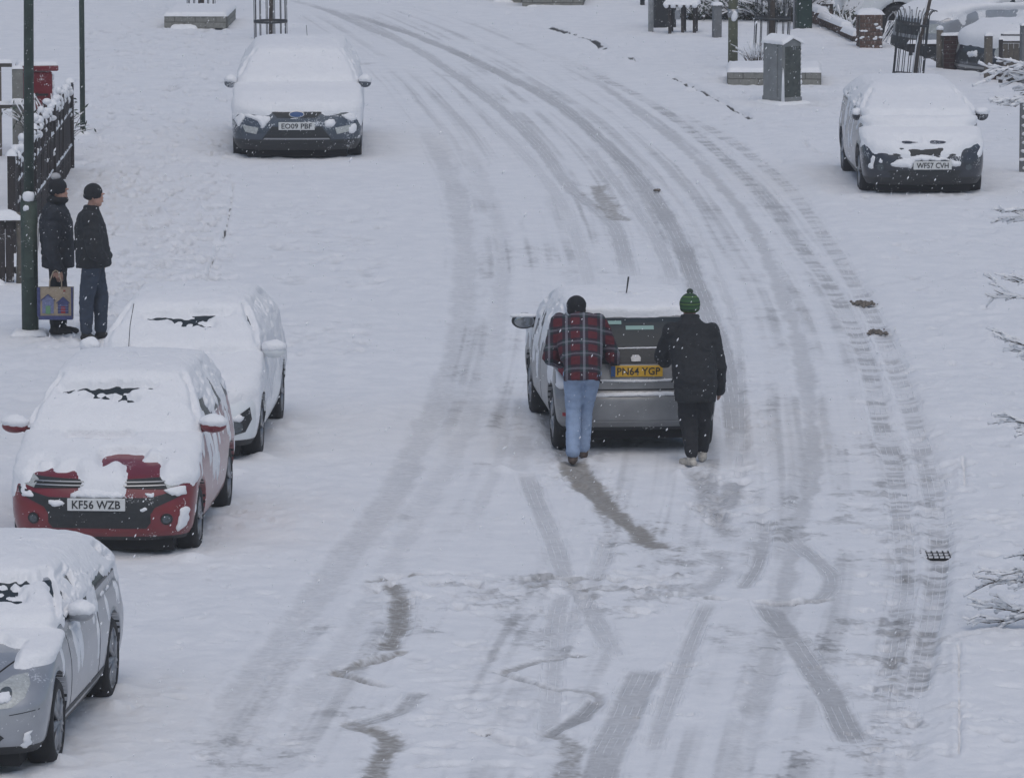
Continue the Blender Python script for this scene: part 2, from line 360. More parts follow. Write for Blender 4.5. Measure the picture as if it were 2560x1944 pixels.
FOOT = [] # footprints and trampled dimples: (x, y, r, depth)
def scatter(px0, py0, px1, py1, n, r0, r1, d):
    for _ in range(n):
        p = G(RNG.uniform(px0, px1)*K, RNG.uniform(py0, py1)*K); FOOT.append((p.x, p.y, RNG.uniform(r0, r1), RNG.uniform(.5, 1)*d))
scatter(170, 60, 500, 700, 1500, .045, .10, .075); scatter(60, 560, 420, 760, 120, .05, .1, .07); scatter(250, 0, 500, 120, 60, .05, .1, .06); scatter(1480, 120, 2200, 330, 220, .05, .1, .05); scatter(1840, 330, 2200, 1650, 160, .05, .10, .055); scatter(280, 1050, 700, 1640, 60, .04, .08, .03); scatter(560, 440, 830, 620, 110, .05, .15, .05)
scatter(620, 690, 790, 770, 45, .05, .12, .04); scatter(1580, 640, 1800, 1040, 120, .04, .09, .03)
scatter(1830, 360, 2200, 1250, 90, .05, .12, .05); scatter(1490, 1000, 1650, 1120, 60, .05, .12, .05)
scatter(1180, 960, 1330, 1060, 40, .05, .1, .05); scatter(900, 1380, 1150, 1670, 60, .06, .15, .04); scatter(1500,30,1900,330,60,.05,.12,.04)
scatter(80, 700, 260, 760, 25, .08, .15, .05); scatter(800, 1230, 1500, 1320, 90, .05, .12, .05); scatter(2080,1000,2200,1600,20,.06,.12,.06)
CARSPOTS = [(*G(px_, py_)[:2], r_, h_) for px_, py_, r_, h_ in ((330,1352,.10,.07),(372,1350,.09,.05),(420,1356,.12,.04),(265,1372,.2,.05),(480,1395,.14,.05),(560,1300,.15,.04),(600,1180,.15,.04),(655,1140,.12,.05),(690,1080,.12,.04),(730,1060,.1,.05),(300,1730,.14,.06),(285,1765,.12,.05),(60,1895,.16,.08),(20,1880,.15,.08),(150,1905,.12,.05),(600,395,.15,.03),(700,398,.14,.03),(850,396,.16,.03),(1250,1170,.1,.06),(1400,1160,.08,.05),(1470,1150,.07,.05),(1760,1175,.08,.04),(1700,1180,.07,.05))]                   # filled by the cars: melted hollows and ridges round wheels

def ground():
    pys = np.concatenate([[-60], np.linspace(-45, 1990, 800), [2040]])
    rowsY = np.array([G(0, p)[1] for p in pys]); rowsY = np.concatenate([[2500, 900, 400, 250, 180, 150, 138], rowsY, [42, 38, 30, 15, 0, -30, -300]])
    pxs = np.linspace(-130, 2690, 830)
    s = (pxs-1280)/FPX
    D = np.clip(rowsY*cos(PITCH)+CAM_H*sin(PITCH), 44, 140)
    Xc = D[:,None]*s[None,:]
    L = Xc[:, :1]; Rr = Xc[:, -1:]
    X = np.concatenate([L-2000, L-300, L-80, L-25, L-8, L-3, L-1, Xc, Rr+1, Rr+3, Rr+8, Rr+25, Rr+80, Rr+300, Rr+2000], 1)
    Y = np.repeat(rowsY[:,None], X.shape[1], 1)
    ny, nx = X.shape
    Z = base_height(X, Y)
    wear = np.zeros_like(X); dirt = np.zeros_like(X); lat = np.zeros_like(X); ribs = np.zeros_like(X); cut = np.zeros_like(X)
    core = (slice(7, ny-7), slice(7, nx-7)); Xs, Ys = X[core], Y[core]
    ry = Ys[:,0]
    wv = [a[core] for a in (wear, dirt, lat, ribs, cut)]; Zs = Z[core]
    wob = (fbm(Xs*3.1, Ys*1.6, 0, 5, 3)-.5)+.55*(fbm(Xs*11, Ys*7, 0, 6, 3)-.5)
    def dist(poly, pad):
        y0, y1 = poly[:,1].min()-pad, poly[:,1].max()+pad
        rows = np.where((ry >= y0) & (ry <= y1))[0]
        if not len(rows): return None
        r = slice(rows.min(), rows.max()+1)
        xs = Xs[r]; x0, x1 = poly[:,0].min()-pad, poly[:,0].max()+pad
        cols = np.where((xs.max(0) >= x0) & (xs.min(0) <= x1))[0]
        if not len(cols): return None
        c = slice(cols.min(), cols.max()+1); x, y = Xs[r, c], Ys[r, c]
        best = np.full(x.shape, 9.0); sg = np.zeros(x.shape); tt = np.zeros(x.shape); n = len(poly)-1
        for i in range(n):
            a, b = poly[i], poly[i+1]; d = b-a; L2 = max(d@d, 1e-9); Ls = L2**.5
            rr = np.where((y[:,0] > min(a[1],b[1])-pad) & (y[:,0] < max(a[1],b[1])+pad))[0]
            if not len(rr): continue
            q = slice(rr.min(), rr.max()+1)
            t = np.clip(((x[q]-a[0])*d[0]+(y[q]-a[1])*d[1])/L2, 0, 1)
            ex, ey = x[q]-a[0]-t*d[0], y[q]-a[1]-t*d[1]; dd = np.hypot(ex, ey)
            sd_ = (ex*d[1]-ey*d[0])/Ls
            k = dd < best[q]
            best[q] = np.where(k, dd, best[q]); sg[q] = np.where(k, sd_, sg[q]); tt[q] = np.where(k, (i+t)/n, tt[q])
        return r, c, best, sg, tt
    W, Dt, La, Rb, Cu = wv
    # broad lane wear: streaks that follow the bend
    xa, xb = xat(ROAD_A, Ys), xat(ROAD_B, Ys); u = (Xs-xa)/(xb-xa)
    inroad = sstep(-.14, .02, u)*(1-sstep(1.02, 1.16, u))
    st = fbm(u*26, Ys*.07, 0, 31, 3); st2 = fbm(u*70, Ys*.15, 0, 41, 2); pt = fbm(Xs*.6, Ys*.35, 0, 43, 3)
    sc_ = sstep(.56, .72, fbm(Xs*3.2, Ys*7.5, 0, 47, 4))*sstep(.35, .6, fbm(Xs*.8, Ys*.5, 0, 48, 2))
    W += inroad*(np.clip((st-.40)*1.3+(st2-.5)*.7, 0, .5)*sstep(.25, .6, pt)+.06+.15*sc_)
    Zs += -inroad*.018 + inroad*(st-.5)*.016 + inroad*(st2-.5)*.007
    # churned, mottled slush in the near lanes
    near = sstep(70, 63, Ys)*sstep(-.15, .05, u)*(1-sstep(1.05, 1.2, u)); mid = sstep(95, 80, Ys)*inroad*.5
    mo = fbm(Xs*4.2, Ys*4.2, 0, 101, 5)+.35*(fbm(Xs*24, Ys*24, 0, 102, 2)-.5); pa = sstep(.40, .62, fbm(Xs*.9, Ys*.55, 0, 103, 3))
    W += np.maximum(near, mid)*(.42*sstep(.50, .68, mo)*pa+.10*pa); Dt += near*.35*sstep(.5, .7, mo)*pa
    Zs += near*(mo-.5)*.02*pa
    for pts, hw, wr, rib, dr in TR:
        g = gpoly(pts); o = dist(g, hw+.35)
        if o is None: continue
        r, c, d, sg, tt = o
        wb = wob[r, c]; soft = .04 if rib else .08
        dd = d + wb*(.10 if rib else .22)
        soft = min(soft+(.05 if dr > .25 else 0), hw*.6); dd = d+wb*min((.05 if rib else .14)+.16*(dr > .25), hw*1.2); prof = 1-sstep(hw-soft, hw+soft, dd)
        end = sstep(0, .10, tt+.05*wb)*(1-sstep(.90, 1, tt+.06*wb)) if len(pts) > 3 else 1
        fade = .82+.36*(fbm(Xs[r,c]*1.3, Ys[r,c]*.5, 0, int(hw*1000)+len(pts), 3)) if wr < .7 else 1.0
        if rib == 2:            # broken, blotchy contact
            fade = sstep(.40, .68, fbm(Xs[r,c]*2.6, Ys[r,c]*6.5, 0, 77, 4))*.70+.60
        v = prof*wr*end*fade*(1.22 if dr < .25 else .95)
        W[r,c] = np.maximum(W[r,c], v)
        Dt[r,c] = np.maximum(Dt[r,c], prof*dr*end)
        if dr > .15:
            halo = np.exp(-(dd/(hw*2.4))**2)*sstep(.38, .62, fbm(Xs[r,c]*7, Ys[r,c]*5, 0, 88, 4)); W[r,c] = np.maximum(W[r,c], .42*halo); Dt[r,c] = np.maximum(Dt[r,c], .8*dr*halo)
        k = (prof > .02) & (rib > 0)
        La[r,c] = np.where(k, sg, La[r,c]); Rb[r,c] = np.where(prof > .02, float(rib > 0)*end, Rb[r,c])
        Zs[r,c] += -.022*prof*wr*end + .007*np.exp(-((dd-hw-.05)/.05)**2)*end*(-.5+2.2*vn(Xs[r,c]*4, Ys[r,c]*4, 0, 9))
    for pts, hw, a in SLIT:
        g = gpoly(pts, 4); o = dist(g, hw+.15)
        if o is None: continue
        r, c, d, sg, tt = o
        dd = d+wob[r,c]*.03
        prof = 1-sstep(hw*.5, hw*1.3, dd)
        brk = sstep(.3, .5, fbm(Xs[r,c]*5, Ys[r,c]*5, 0, 66, 2))*.7+.3
        Cu[r,c] = np.maximum(Cu[r,c], prof*a*brk)
        Zs[r,c] += -.03*prof + .012*np.exp(-((dd-hw-.04)/.035)**2)
    for x, y, rad, dep in FOOT:
        rr = np.where(np.abs(ry-y) < rad*3)[0]
        if not len(rr): continue
        r = slice(rr.min(), rr.max()+1)
        cc = np.where(np.abs(Xs[r][0]-x) < rad*2.5)[0]
        if not len(cc): continue
        c = slice(cc.min(), cc.max()+1)
        an = (x*37.7) % 3.1; ex = (Xs[r,c]-x)*cos(an)+(Ys[r,c]-y)*sin(an); ey = -(Xs[r,c]-x)*sin(an)+(Ys[r,c]-y)*cos(an)
        q = np.hypot(ex/(rad*1.4), ey/(rad*.7))
        Zs[r,c] += dep*.75*(-np.exp(-(q**3)) + .3*np.exp(-((q-1.4)/.35)**2))
        W[r,c] = np.maximum(W[r,c], (.32+5*dep)*np.exp(-(q**3)))  # packed snow, darkened further with depth to paint in the dimples' shade
    for x, y, rad, h in CARSPOTS:
        q = np.hypot(Xs-x, Ys-y)/rad
        Zs += h*np.exp(-q**2)
    # natural unevenness of the snow
    off = 1-inroad
    Zs += (fbm(Xs*.9, Ys*.9, 0, 2, 4)-.5)*(.03+.05*off) + (fbm(Xs*7, Ys*7, 0, 3, 3)-.5)*(.012+.017*off)
    tram = sstep(.35, .6, fbm(Xs*.45, Ys*.3, 0, 55, 2))
    Zs += (fbm(Xs*4.5, Ys*4.5, 0, 13, 3)-.5)*.055*off*tram
    Z[core] = Zs
    V = np.stack([X, Y, Z], -1).reshape(-1, 3)
    i = np.arange(ny*nx).reshape(ny, nx)
    F = np.stack([i[:-1,:-1], i[1:,:-1], i[1:,1:], i[:-1,1:]], -1).reshape(-1, 4)
    cx = V[F].mean(1); reg = np.where(cx[:,0] > xat(KERB_R, cx[:,1]), 2, np.where(cx[:,0] < xat(KERB_L, cx[:,1]), 1, 0))
    m = bpy.data.materials.new('snow_ground'); m.use_nodes = True; t = m.node_tree; N = t.nodes; Lk = t.links.new
    b = N['Principled BSDF']; b.inputs['Roughness'].default_value = .8; b.inputs['Specular IOR Level'].default_value = .2
    tc = N.new('ShaderNodeTexCoord')
    def attr(n): a = N.new('ShaderNodeAttribute'); a.attribute_name = n; return a.outputs['Fac']
    def M(op, a, b_=None, c=None):
        x = N.new('ShaderNodeMath'); x.operation = op
        for k, v in enumerate((a, b_, c)):
            if v is None: continue
            if isinstance(v, (int, float)): x.inputs[k].default_value = v
            else: Lk(v, x.inputs[k])
        return x.outputs[0]
    def noise(sc_, det=4, off=None):
        n = N.new('ShaderNodeTexNoise'); n.inputs['Scale'].default_value = sc_; n.inputs['Detail'].default_value = det
        Lk(tc.outputs['Object'], n.inputs['Vector']); return n.outputs['Fac']
    def ss(a, lo, hi):
        n = N.new('ShaderNodeMapRange'); n.interpolation_type = 'SMOOTHSTEP'; n.inputs[1].default_value = lo; n.inputs[2].default_value = hi; Lk(a, n.inputs[0]); return n.outputs[0]
    wr, dt, la, rb, cu = attr('wear'), attr('dirt'), attr('lat'), attr('ribs'), attr('cut')
    n1, n2, n3 = noise(16, 6), noise(70, 4), noise(3.2, 4)
    # raised ribs of snow left by the tread grooves
    fr = M('ABSOLUTE', M('SUBTRACT', M('FRACT', M('MULTIPLY', M('ADD', la, 5.0), 17.0)), .5))
    line = M('MULTIPLY', M('MULTIPLY', M('SUBTRACT', 1.0, ss(fr, .03, .13)), rb), ss(noise(2.1, 2), .42, .60))
    wv_ = M('ADD', wr, M('MULTIPLY', M('SUBTRACT', n1, .5), M('MULTIPLY', M('MINIMUM', M('MULTIPLY', wr, 3.0), 1.0), M('ADD', .38, M('MULTIPLY', dt, .8)))))
    wv_ = M('ADD', wv_, M('MULTIPLY', M('SUBTRACT', n2, .5), .16))
    wv_ = M('SUBTRACT', wv_, M('MULTIPLY', line, .38))
    f1 = ss(wv_, .12, 1.15); f2 = ss(M('SUBTRACT', M('ADD', wv_, M('MULTIPLY', M('SUBTRACT', n2, .5), .8)), M('MULTIPLY', dt, .30)), .85, 1.45)
    def mix(f, a, c):
        x = N.new('ShaderNodeMix'); x.data_type = 'RGBA'; Lk(f, x.inputs['Factor'])
        for k, v in ((6, a), (7, c)):
            if isinstance(v, tuple): x.inputs[k].default_value = (*v, 1)
            else: Lk(v, x.inputs[k])
        return x.outputs[2]
    snowc = mix(ss(n3, .3, .7), (.80, .81, .83), (.75, .765, .79))
    c1 = mix(f1, snowc, (.36, .365, .375))
    c2 = mix(f2, c1, (.12, .12, .12))
    c3 = mix(M('MULTIPLY', ss(M('ADD', dt, M('MULTIPLY', M('SUBTRACT', n1, .5), .9)), .25, .95), M('MULTIPLY', ss(wr, .1, .7), .62)), c2, (.19, .165, .125))
    c4 = mix(ss(M('ADD', cu, M('MULTIPLY', M('SUBTRACT', n2, .5), .7)), .35, .8), c3, (.06, .06, .06))
    Lk(c4, b.inputs['Base Color'])
    bp = N.new('ShaderNodeBump'); bp.inputs['Strength'].default_value = .7; bp.inputs['Distance'].default_value = .012
    hh = M('ADD', M('MULTIPLY', n2, .5), M('ADD', n1, M('MULTIPLY', line, .6))); Lk(hh, bp.inputs['Height']); Lk(bp.outputs['Normal'], b.inputs['Normal'])
    A = {'wear': wear, 'dirt': dirt, 'lat': lat, 'ribs': ribs, 'cut': cut}
    for k, nm in ((0, 'road'), (1, 'pavement'), (2, 'pavement')):
        f = F[reg == k]; used, inv = np.unique(f, return_inverse=True); f = inv.reshape(f.shape)
        o = mk(nm, V[used], f, m, None, True); tag(o, kind='structure')
        for an, arr in A.items():
            at = o.data.attributes.new(an, 'FLOAT', 'POINT'); at.data.foreach_set('value', arr.reshape(-1)[used].astype(np.float32))
    return X, Y, Z
def gz(x, y): return float(base_height(np.array([float(x)]), np.array([float(y)]))[0])
# ------------------------------------------------------------------ cars
def crsp(T, n):
    """Catmull-Rom through the rows of T resampled evenly along the side profile"""
    T = np.array(T, float); out = []
    for i in range(len(T)-1):
        a, b, c, d = T[max(i-1,0)], T[i], T[i+1], T[min(i+2,len(T)-1)]
        for t in np.linspace(0, 1, 14, endpoint=False):
            out.append(.5*((2*b)+(-a+c)*t+(2*a-5*b+4*c-d)*t*t+(-a+3*b-3*c+d)*t**3)*.6+.4*(b+(c-b)*t))
    out.append(T[-1]); out = np.array(out)
    L = np.hypot(np.diff(out[:,0]), np.diff(out[:,1])*.9)+np.abs(np.diff(out[:,3]))*.5; s = np.concatenate([[0], np.cumsum(L)])
    q = np.linspace(0, s[-1], n); return np.stack([np.interp(q, s, out[:,k]) for k in range(out.shape[1])], 1)
def outline(lv, nq, ns):
    """closed outline per level (z, yfront, yrear, W, Fdepth, Rdepth, p)"""
    z, yf, yr, W, Fd, Rd, p = [lv[:,k][:,None] for k in range(7)]
    t = np.linspace(0, pi/2, nq+1)[None,:]
    sx = np.sin(t)**(2/p); cy = np.maximum(np.cos(t), 0)**(2/p)
    # even out spacing on the front curve
    xf_, yf_ = W*sx, yf+Fd*(1-cy)
    xr_, yr_ = W*sx, yr-Rd*(1-cy)
    def even(X, Y):
        o = np.empty_like(X), np.empty_like(Y)
        for i in range(len(X)):
            s = np.concatenate([[0], np.cumsum(np.hypot(np.diff(X[i]), np.diff(Y[i])))]); q = np.linspace(0, s[-1], nq+1)
            o[0][i] = np.interp(q, s, X[i]); o[1][i] = np.interp(q, s, Y[i])
        return o
    xf_, yf_ = even(xf_, yf_); xr_, yr_ = even(xr_, yr_)
    sy = np.linspace(0, 1, ns+1)[None,1:-1]
    ysd = yf_[:,-1:]+(yr_[:,-1:]-yf_[:,-1:])*sy; xsd = W*(1+.015*np.sin(pi*sy))
    hx = np.concatenate([xf_, xsd, xr_[:,::-1]], 1); hy = np.concatenate([yf_, ysd, yr_[:,::-1]], 1)
    X = np.concatenate([hx, -hx[:,-2:0:-1]], 1); Y = np.concatenate([hy, hy[:,-2:0:-1]], 1)
    return X, Y, np.repeat(z, X.shape[1], 1)

def cut(m, s, k=9.): return np.minimum(m, s*k)
class Car:
    def __init__(s, name, loc, yaw, levels, wheels, R_=.31, track=None, paint=None, label='', cat='car', group=None, res=1.0, snowT=.07, snow_thr=.33, smask=None, side_snow=.5, seed=0, tail_black=.27, arches=True, sink=.0, glass='auto'):
        s.seed = seed; s.lv = levels
        s.root = root(name, loc, yaw, label=label, cat=cat, group=group)
        s.root.location.z += -sink
        n, nq, ns = int(90*res), int(26*res), int(74*res)
        lv = crsp(levels, n); X, Y, Z = outline(lv, nq, ns)
        nl, na = X.shape
        Xb, Yb = X.copy(), Y.copy(); rec = np.zeros(X.shape, bool); cell = (levels[3][2]-levels[3][1])/ns*1.1
        if arches:
            for wy in wheels:
                zc = R_-.0; Ra = R_+.055
                d = np.hypot(Y-wy, Z-zc); side = np.abs(X) > levels[3][3]*.72
                k = side & (d < Ra); 
                near = side & (np.abs(d-Ra) < cell*.75)
                f = np.where(near, Ra/np.maximum(d, 1e-3), 1.0)
                Yb = np.where(near, wy+(Y-wy)*f, Yb); Zn = zc+(Z-zc)*f; Z = np.where(near & (Z > zc-.1), Zn, Z)
                Xb = np.where(k, np.sign(X)*(np.abs(X)-.26), Xb); rec |= k
        P = np.stack([Xb, Yb, Z], -1).reshape(-1, 3)
        i = np.arange(nl*na).reshape(nl, na); j = np.roll(i, -1, 1)
        F = np.stack([i[:-1], j[:-1], j[1:], i[1:]], -1).reshape(-1, 4)
        top = list(P[i[-1]].mean(0)); 
        P = np.concatenate([P, [top]]); nt_ = len(P)-1
        Ft = np.stack([i[-1], np.roll(i[-1], -1), np.full(na, nt_), np.full(na, nt_)], -1)
        fm = np.zeros(len(F)+len(Ft), int)
        zc_ = P[F][:,:,2].mean(1); fm[:len(F)] = np.where(zc_ < tail_black, 1, 0)
        if glass == 'auto': glass = (levels[10][0]-.03, levels[13][0]-.035)
        if glass: fm[:len(F)] = np.where((zc_ > glass[0]) & (zc_ < glass[1]), 3, fm[:len(F)])
        rf = rec.reshape(-1); fm[:len(F)] = np.where(rf[F].sum(1) >= 2, 2, fm[:len(F)])
        me_f = [tuple(q) for q in F]+[(a, b, c) for a, b, c, _ in Ft]
        s.body = mk('body', P, me_f, [paint, BLACKP, UNDER, GLASS], s.root, True, fm=fm)
        # plain shell (no recesses) for projecting parts
        P0 = np.stack([X, Y, Z], -1); s.shape = P0
        V0 = P0.reshape(-1, 3); s.bvh = BVHTree.FromPolygons([Vector(v) for v in V0]+[Vector(top)], [tuple(q) for q in F]+[(a, b, c) for a, b, c, _ in Ft])
        # floor pan
        z0 = lv[0,0]; W0 = lv[0,3]
        MB().box((0, (lv[0,1]+lv[0,2])/2, z0-.02), (W0*1.7, (lv[0,2]-lv[0,1])*.94, .16)).build('underbody', UNDER, s.root)
        s.track = track or (levels[3][3]-.11); s.wheels = wheels; s.R = R_
        # snow shell
        l2 = crsp(levels, int(150*res)); X, Y, Z = outline(l2, int(44*res), int(120*res)); P = np.stack([X, Y, Z], -1)
        du = np.gradient(P, axis=0); dv = (np.roll(P, -1, 1)-np.roll(P, 1, 1))
        N = np.cross(dv, du); N /= np.maximum(np.linalg.norm(N, axis=2, keepdims=True), 1e-9)
        cxy = np.array([0, (levels[3][1]+levels[3][2])/2, .5]); sg = np.sign((N*(P-cxy)).sum(-1).mean()); N *= sg
        N[-6:] = N[-6:]*.2+np.array([0, 0, .8])
        k = 6; Nz = N[...,2]
        for _ in range(3): Nz = (np.roll(Nz, 1, 1)+Nz+np.roll(Nz, -1, 1))/3
        lumps = fbm(X*7+seed, Y*7, Z*7, seed, 4); fine = fbm(X*28+seed, Y*28, Z*28, seed+3, 3); big = fbm(X*1.6+seed, Y*1.6, Z*1.6, seed+9, 2)
        m = Nz-snow_thr+(lumps-.5)*.6+(fine-.5)*.25+(big-.5)*.2
        if glass:               # snow pulls away along the screen pillars and the side glass
            pil = np.abs(np.abs(N[...,0])-np.abs(N[...,1])-.1)-.16*(fbm(X*6, Y*6, Z*9, seed+60, 3)*2.2-.55)
            inn = np.minimum(Z-glass[0]-.02, glass[1]+.02-Z); pil = np.maximum(pil, -inn*8); m = np.where(Y < levels[13][1]+.3, np.minimum(m, pil*2.2), m)
            sg_ = fbm(X*5, Y*4, Z*6, seed+70, 4)+(fine-.5)*.3-.40; sg_ = np.maximum(sg_, -inn*5); m = np.where(np.abs(N[...,0]) > .7, np.minimum(m, sg_*3), m)
        if smask is not None: m = smask(X, Y, Z, Nz, m, lumps, fine)
        T = snowT*(.30+.70*np.clip(Nz, 0, 1))*sstep(0, .22, m)*(.85+.3*lumps)+.016*(fine-.5)*sstep(.05, .3, m)
        T = T*np.where(Z < .8, .8, 1)
        # wind-plastered snow on the flanks
        if side_snow > 0:
            fl = fbm(X*3+seed, Y*5.5, Z*1.8, seed+21, 4)+(fbm(X*9, Y*18+seed, Z*5, seed+5, 3)-.5)*.5
            q = fl-(1-side_snow)*.62-.12-.25*sstep(.9, .3, Z)
            ok = (np.abs(N[...,0]) > .55) & (Z > .35)
            for wy in wheels: ok &= np.hypot(Y-wy, Z-R_) > R_+.07
            T2 = .020*sstep(0, .12, q)*ok; T = np.maximum(T, T2)
        for _ in range(2): T = .5*T+.25*(np.roll(T, 1, 1)+np.roll(T, -1, 1)); T[1:-1] = .5*T[1:-1]+.25*(T[2:]+T[:-2])
        T[0:2] = 0
        on = T > .0045; T = np.where(on, T-.0035, -.007+np.clip(T, 0, .0045))
        Q = P+N*T[...,None]+np.array([0, 0, 1])*(np.maximum(T, 0)*.25)[...,None]
        V = Q.reshape(-1, 3); i = np.arange(V.shape[0]).reshape(X.shape); j = np.roll(i, -1, 1)
        F = np.stack([i[:-1], j[:-1], j[1:], i[1:]], -1).reshape(-1, 4)
        keep = on.reshape(-1)[F].sum(1) >= 1; F = F[keep]
        ring = i[-1]; V = np.concatenate([V, [V[ring].mean(0)]]); c = len(V)-1
        F = np.concatenate([F, np.stack([ring, np.roll(ring, -1), np.full(len(ring), c), np.full(len(ring), c)], -1)])
        used, inv = np.unique(F, return_inverse=True); Fn = inv.reshape(F.shape)
        FF = [tuple(q) if q[2] != q[3] else tuple(q[:3]) for q in Fn.tolist()]
        s.snow = mk('snow_cover', V[used], FF, SNOW, s.root, True)
    def hit(s, a, b, axis, off=.004):
        """project a point onto the shell: front/rear take (x, z), side+/side- (y, z), top (x, y)"""
        if axis == 'front': o, d = Vector((a, -3, b)), Vector((0, 1, 0))
        elif axis == 'rear': o, d = Vector((a, 9, b)), Vector((0, -1, 0))
        elif axis == 'side+': o, d = Vector((4, a, b)), Vector((-1, 0, 0))
        elif axis == 'side-': o, d = Vector((-4, a, b)), Vector((1, 0, 0))
        else: o, d = Vector((a, b, 5)), Vector((0, 0, -1))
        h = s.bvh.ray_cast(o, d)
        if h[0] is None: return None
        return h[0]-d*off
    def decal(s, name, poly, axis, m, off=.006, thick=.02, step=.04, bulge=0, parent=None, ragged=0, seed=0):
        pts = []
        n = len(poly)
        for i in range(n):
            a, b = poly[i], poly[(i+1) % n]; L = hypot(b[0]-a[0], b[1]-a[1]); k = max(1, int(L/step))
            for q in range(k): pts.append((a[0]+(b[0]-a[0])*q/k, a[1]+(b[1]-a[1])*q/k))
        if ragged:
            P = np.array(pts)
            for _ in range(2): P = .5*P+.25*(np.roll(P, 1, 0)+np.roll(P, -1, 0))
            P = P+np.stack([fbm(P[:,0]*26+seed, P[:,1]*26, 0, seed, 4)-.5, fbm(P[:,0]*26+seed, P[:,1]*26, 7.7, seed+4, 4)-.5], 1)*.16*min(ragged, .45); pts = [tuple(q) for q in P]
        nb = len(pts); P = np.array(pts); mn, mx = P.min(0), P.max(0)
        for a in np.arange(mn[0]+step*.6, mx[0], step):
            for b in np.arange(mn[1]+step*.6, mx[1], step):
                ins = False; j = nb-1
                for i in range(nb):
                    xi, yi = P[i]; xj, yj = P[j]
                    if (yi > b) != (yj > b) and a < (xj-xi)*(b-yi)/(yj-yi)+xi: ins = not ins
                    j = i
                if ins and np.min(np.hypot(P[:,0]-a, P[:,1]-b)) > step*.45: pts.append((a, b))
        r = delaunay_2d_cdt([Vector(p) for p in pts], [], [list(range(nb))], 1, 1e-6)
        V2, F = r[0], [f for f in r[2]]
        P = np.array([(v.x, v.y) for v in V2]); B = np.array(pts[:nb])
        V = []; ok = []
        ax = {'front': Vector((0,1,0)), 'rear': Vector((0,-1,0)), 'side+': Vector((-1,0,0)), 'side-': Vector((1,0,0)), 'top': Vector((0,0,-1))}[axis]
        for v in V2:
            h = s.hit(v.x, v.y, axis, 0)
            ok.append(h is not None)
            if h is None: V.append(Vector()); continue
            bb = 0
            if bulge:
                dd = float(np.min(np.hypot(B[:,0]-v.x, B[:,1]-v.y))); q = min(dd/(bulge*1.6), 1); bb = bulge*(q*(2-q))**.5
                bb *= .75+.5*float(fbm(np.array([v.x*24.]), np.array([v.y*24.]), 0, seed, 2)[0])
            V.append(h-ax*(off+bb))
        F = [f for f in F if all(ok[k] for k in f)]
        if not F: return None
        ec = {}
        for f in F:
            for k in range(len(f)):
                e = (f[k], f[(k+1) % len(f)]); ec[e] = 1
        be = [e for e in ec if (e[1], e[0]) not in ec]
        mp = {}; 
        for a, b in be:
            for q in (a, b):
                if q not in mp: mp[q] = len(V); V.append(V[q]+ax*(thick+off))
        F = F+[(b, a, mp[a], mp[b]) for a, b in be]
        return mk(name, V, F, m, parent or s.root, bool(bulge))
    def add_wheels(s, spokes=5, rimm=ALLOY, w=.2, rimr=.68, which=None):
        for wy in s.wheels:
            for sd in (-1, 1):
                R0 = s.R; wh = MB()
                M_ = Matrix.Rotation(pi/2*sd, 4, 'Y')
                prof = [(R0*.62, -w/2), (R0*.9, -w/2), (R0*.98, -w*.40), (R0, -w*.2), (R0, w*.2), (R0*.98, w*.40), (R0*.9, w/2), (R0*rimr, w/2), (R0*rimr*.97, w*.36), (R0*.3, w*.2)]
                wh.lathe(prof, 32, M_)
                o = wh.build('wheel', TYRE, s.root, True); o.location = (sd*(s.track), wy, R0)
                rm = MB(); rr = R0*rimr
                rm.lathe([(rr*.98, w*.46), (rr*.90, w*.47), (rr*.88, w*.38), (rr*.97, w*.36)], 32, M_)
                rm.lathe([(rr*.20, w*.44), (.001, w*.46)], 12, M_)
                for k in range(spokes):
                    a = 2*pi*k/spokes+.3
                    for da in (-.12, .12):
                        p0 = Vector((rr*.12*cos(a), rr*.12*sin(a), w*.43)); p1 = Vector((rr*.93*cos(a+da), rr*.93*sin(a+da), w*.42))
                        rm.tube([M_ @ p0, M_ @ p1], [.026, .018], 5)
                rm.build('rim', rimm, o, True)
    def mirror(s, sd, y, z, m, ext=.13, snow=.05, size=(.10, .07, .075)):
        W = abs(s.hit(y, z, 'side+' if sd > 0 else 'side-', 0).x)
        mb = MB(); c = (sd*(W+ext), y-.02, z+.03)
        mb.ell(c, (size[0], size[1], size[2]), 18, 12); mb.tube([(sd*(W-.02), y+.02, z-.02), (sd*(W+ext*.6), y, z)], [.03, .025], 6)
        o = mb.build('mirror', m, s.root, True)
        if snow:
            q = MB().ell((0, 0, 0), (size[0]*1.05, size[1]*1.15, snow), 28, 16).build('snow_cap', SNOW, o, True, loc=(c[0], c[1], c[2]+size[2]*.62)); co = np.array([v.co for v in q.data.vertices]); f = .72+.6*fbm(co[:,0]*16+s.seed, co[:,1]*16, co[:,2]*16, s.seed, 4); co *= f[:,None]; q.data.vertices.foreach_set('co', co.astype(np.float32).ravel())
        return o
    def plate(s, txt, z, yellow=False, axis='front', x=0, tilt=0, w=.52, off=.012, zt=None):
        h = s.hit(x, z, axis, off); sgn = -1 if axis == 'front' else 1
        h2 = s.hit(x, z-.05, axis, off); y = min(h.y, h2.y) if sgn < 0 else max(h.y, h2.y)
        mb = MB(); mb.box((0, 0, 0), (w, .012, .112), bev=.004)
        o = mb.build('number_plate', PLY if yellow else PLW, s.root); o.location = (x, y+sgn*.004, z); o.rotation_euler = (R(tilt), 0, 0 if sgn < 0 else pi)
        Mt = Matrix.Translation((0, -.0065, 0)) @ Matrix.Rotation(pi/2, 4, 'X')
        shift = .02 if yellow else 0
        text_mesh(txt, .435 if not yellow else .43, .076, 'lettering', INK, o, Matrix.Translation((shift, 0, 0)) @ Mt)
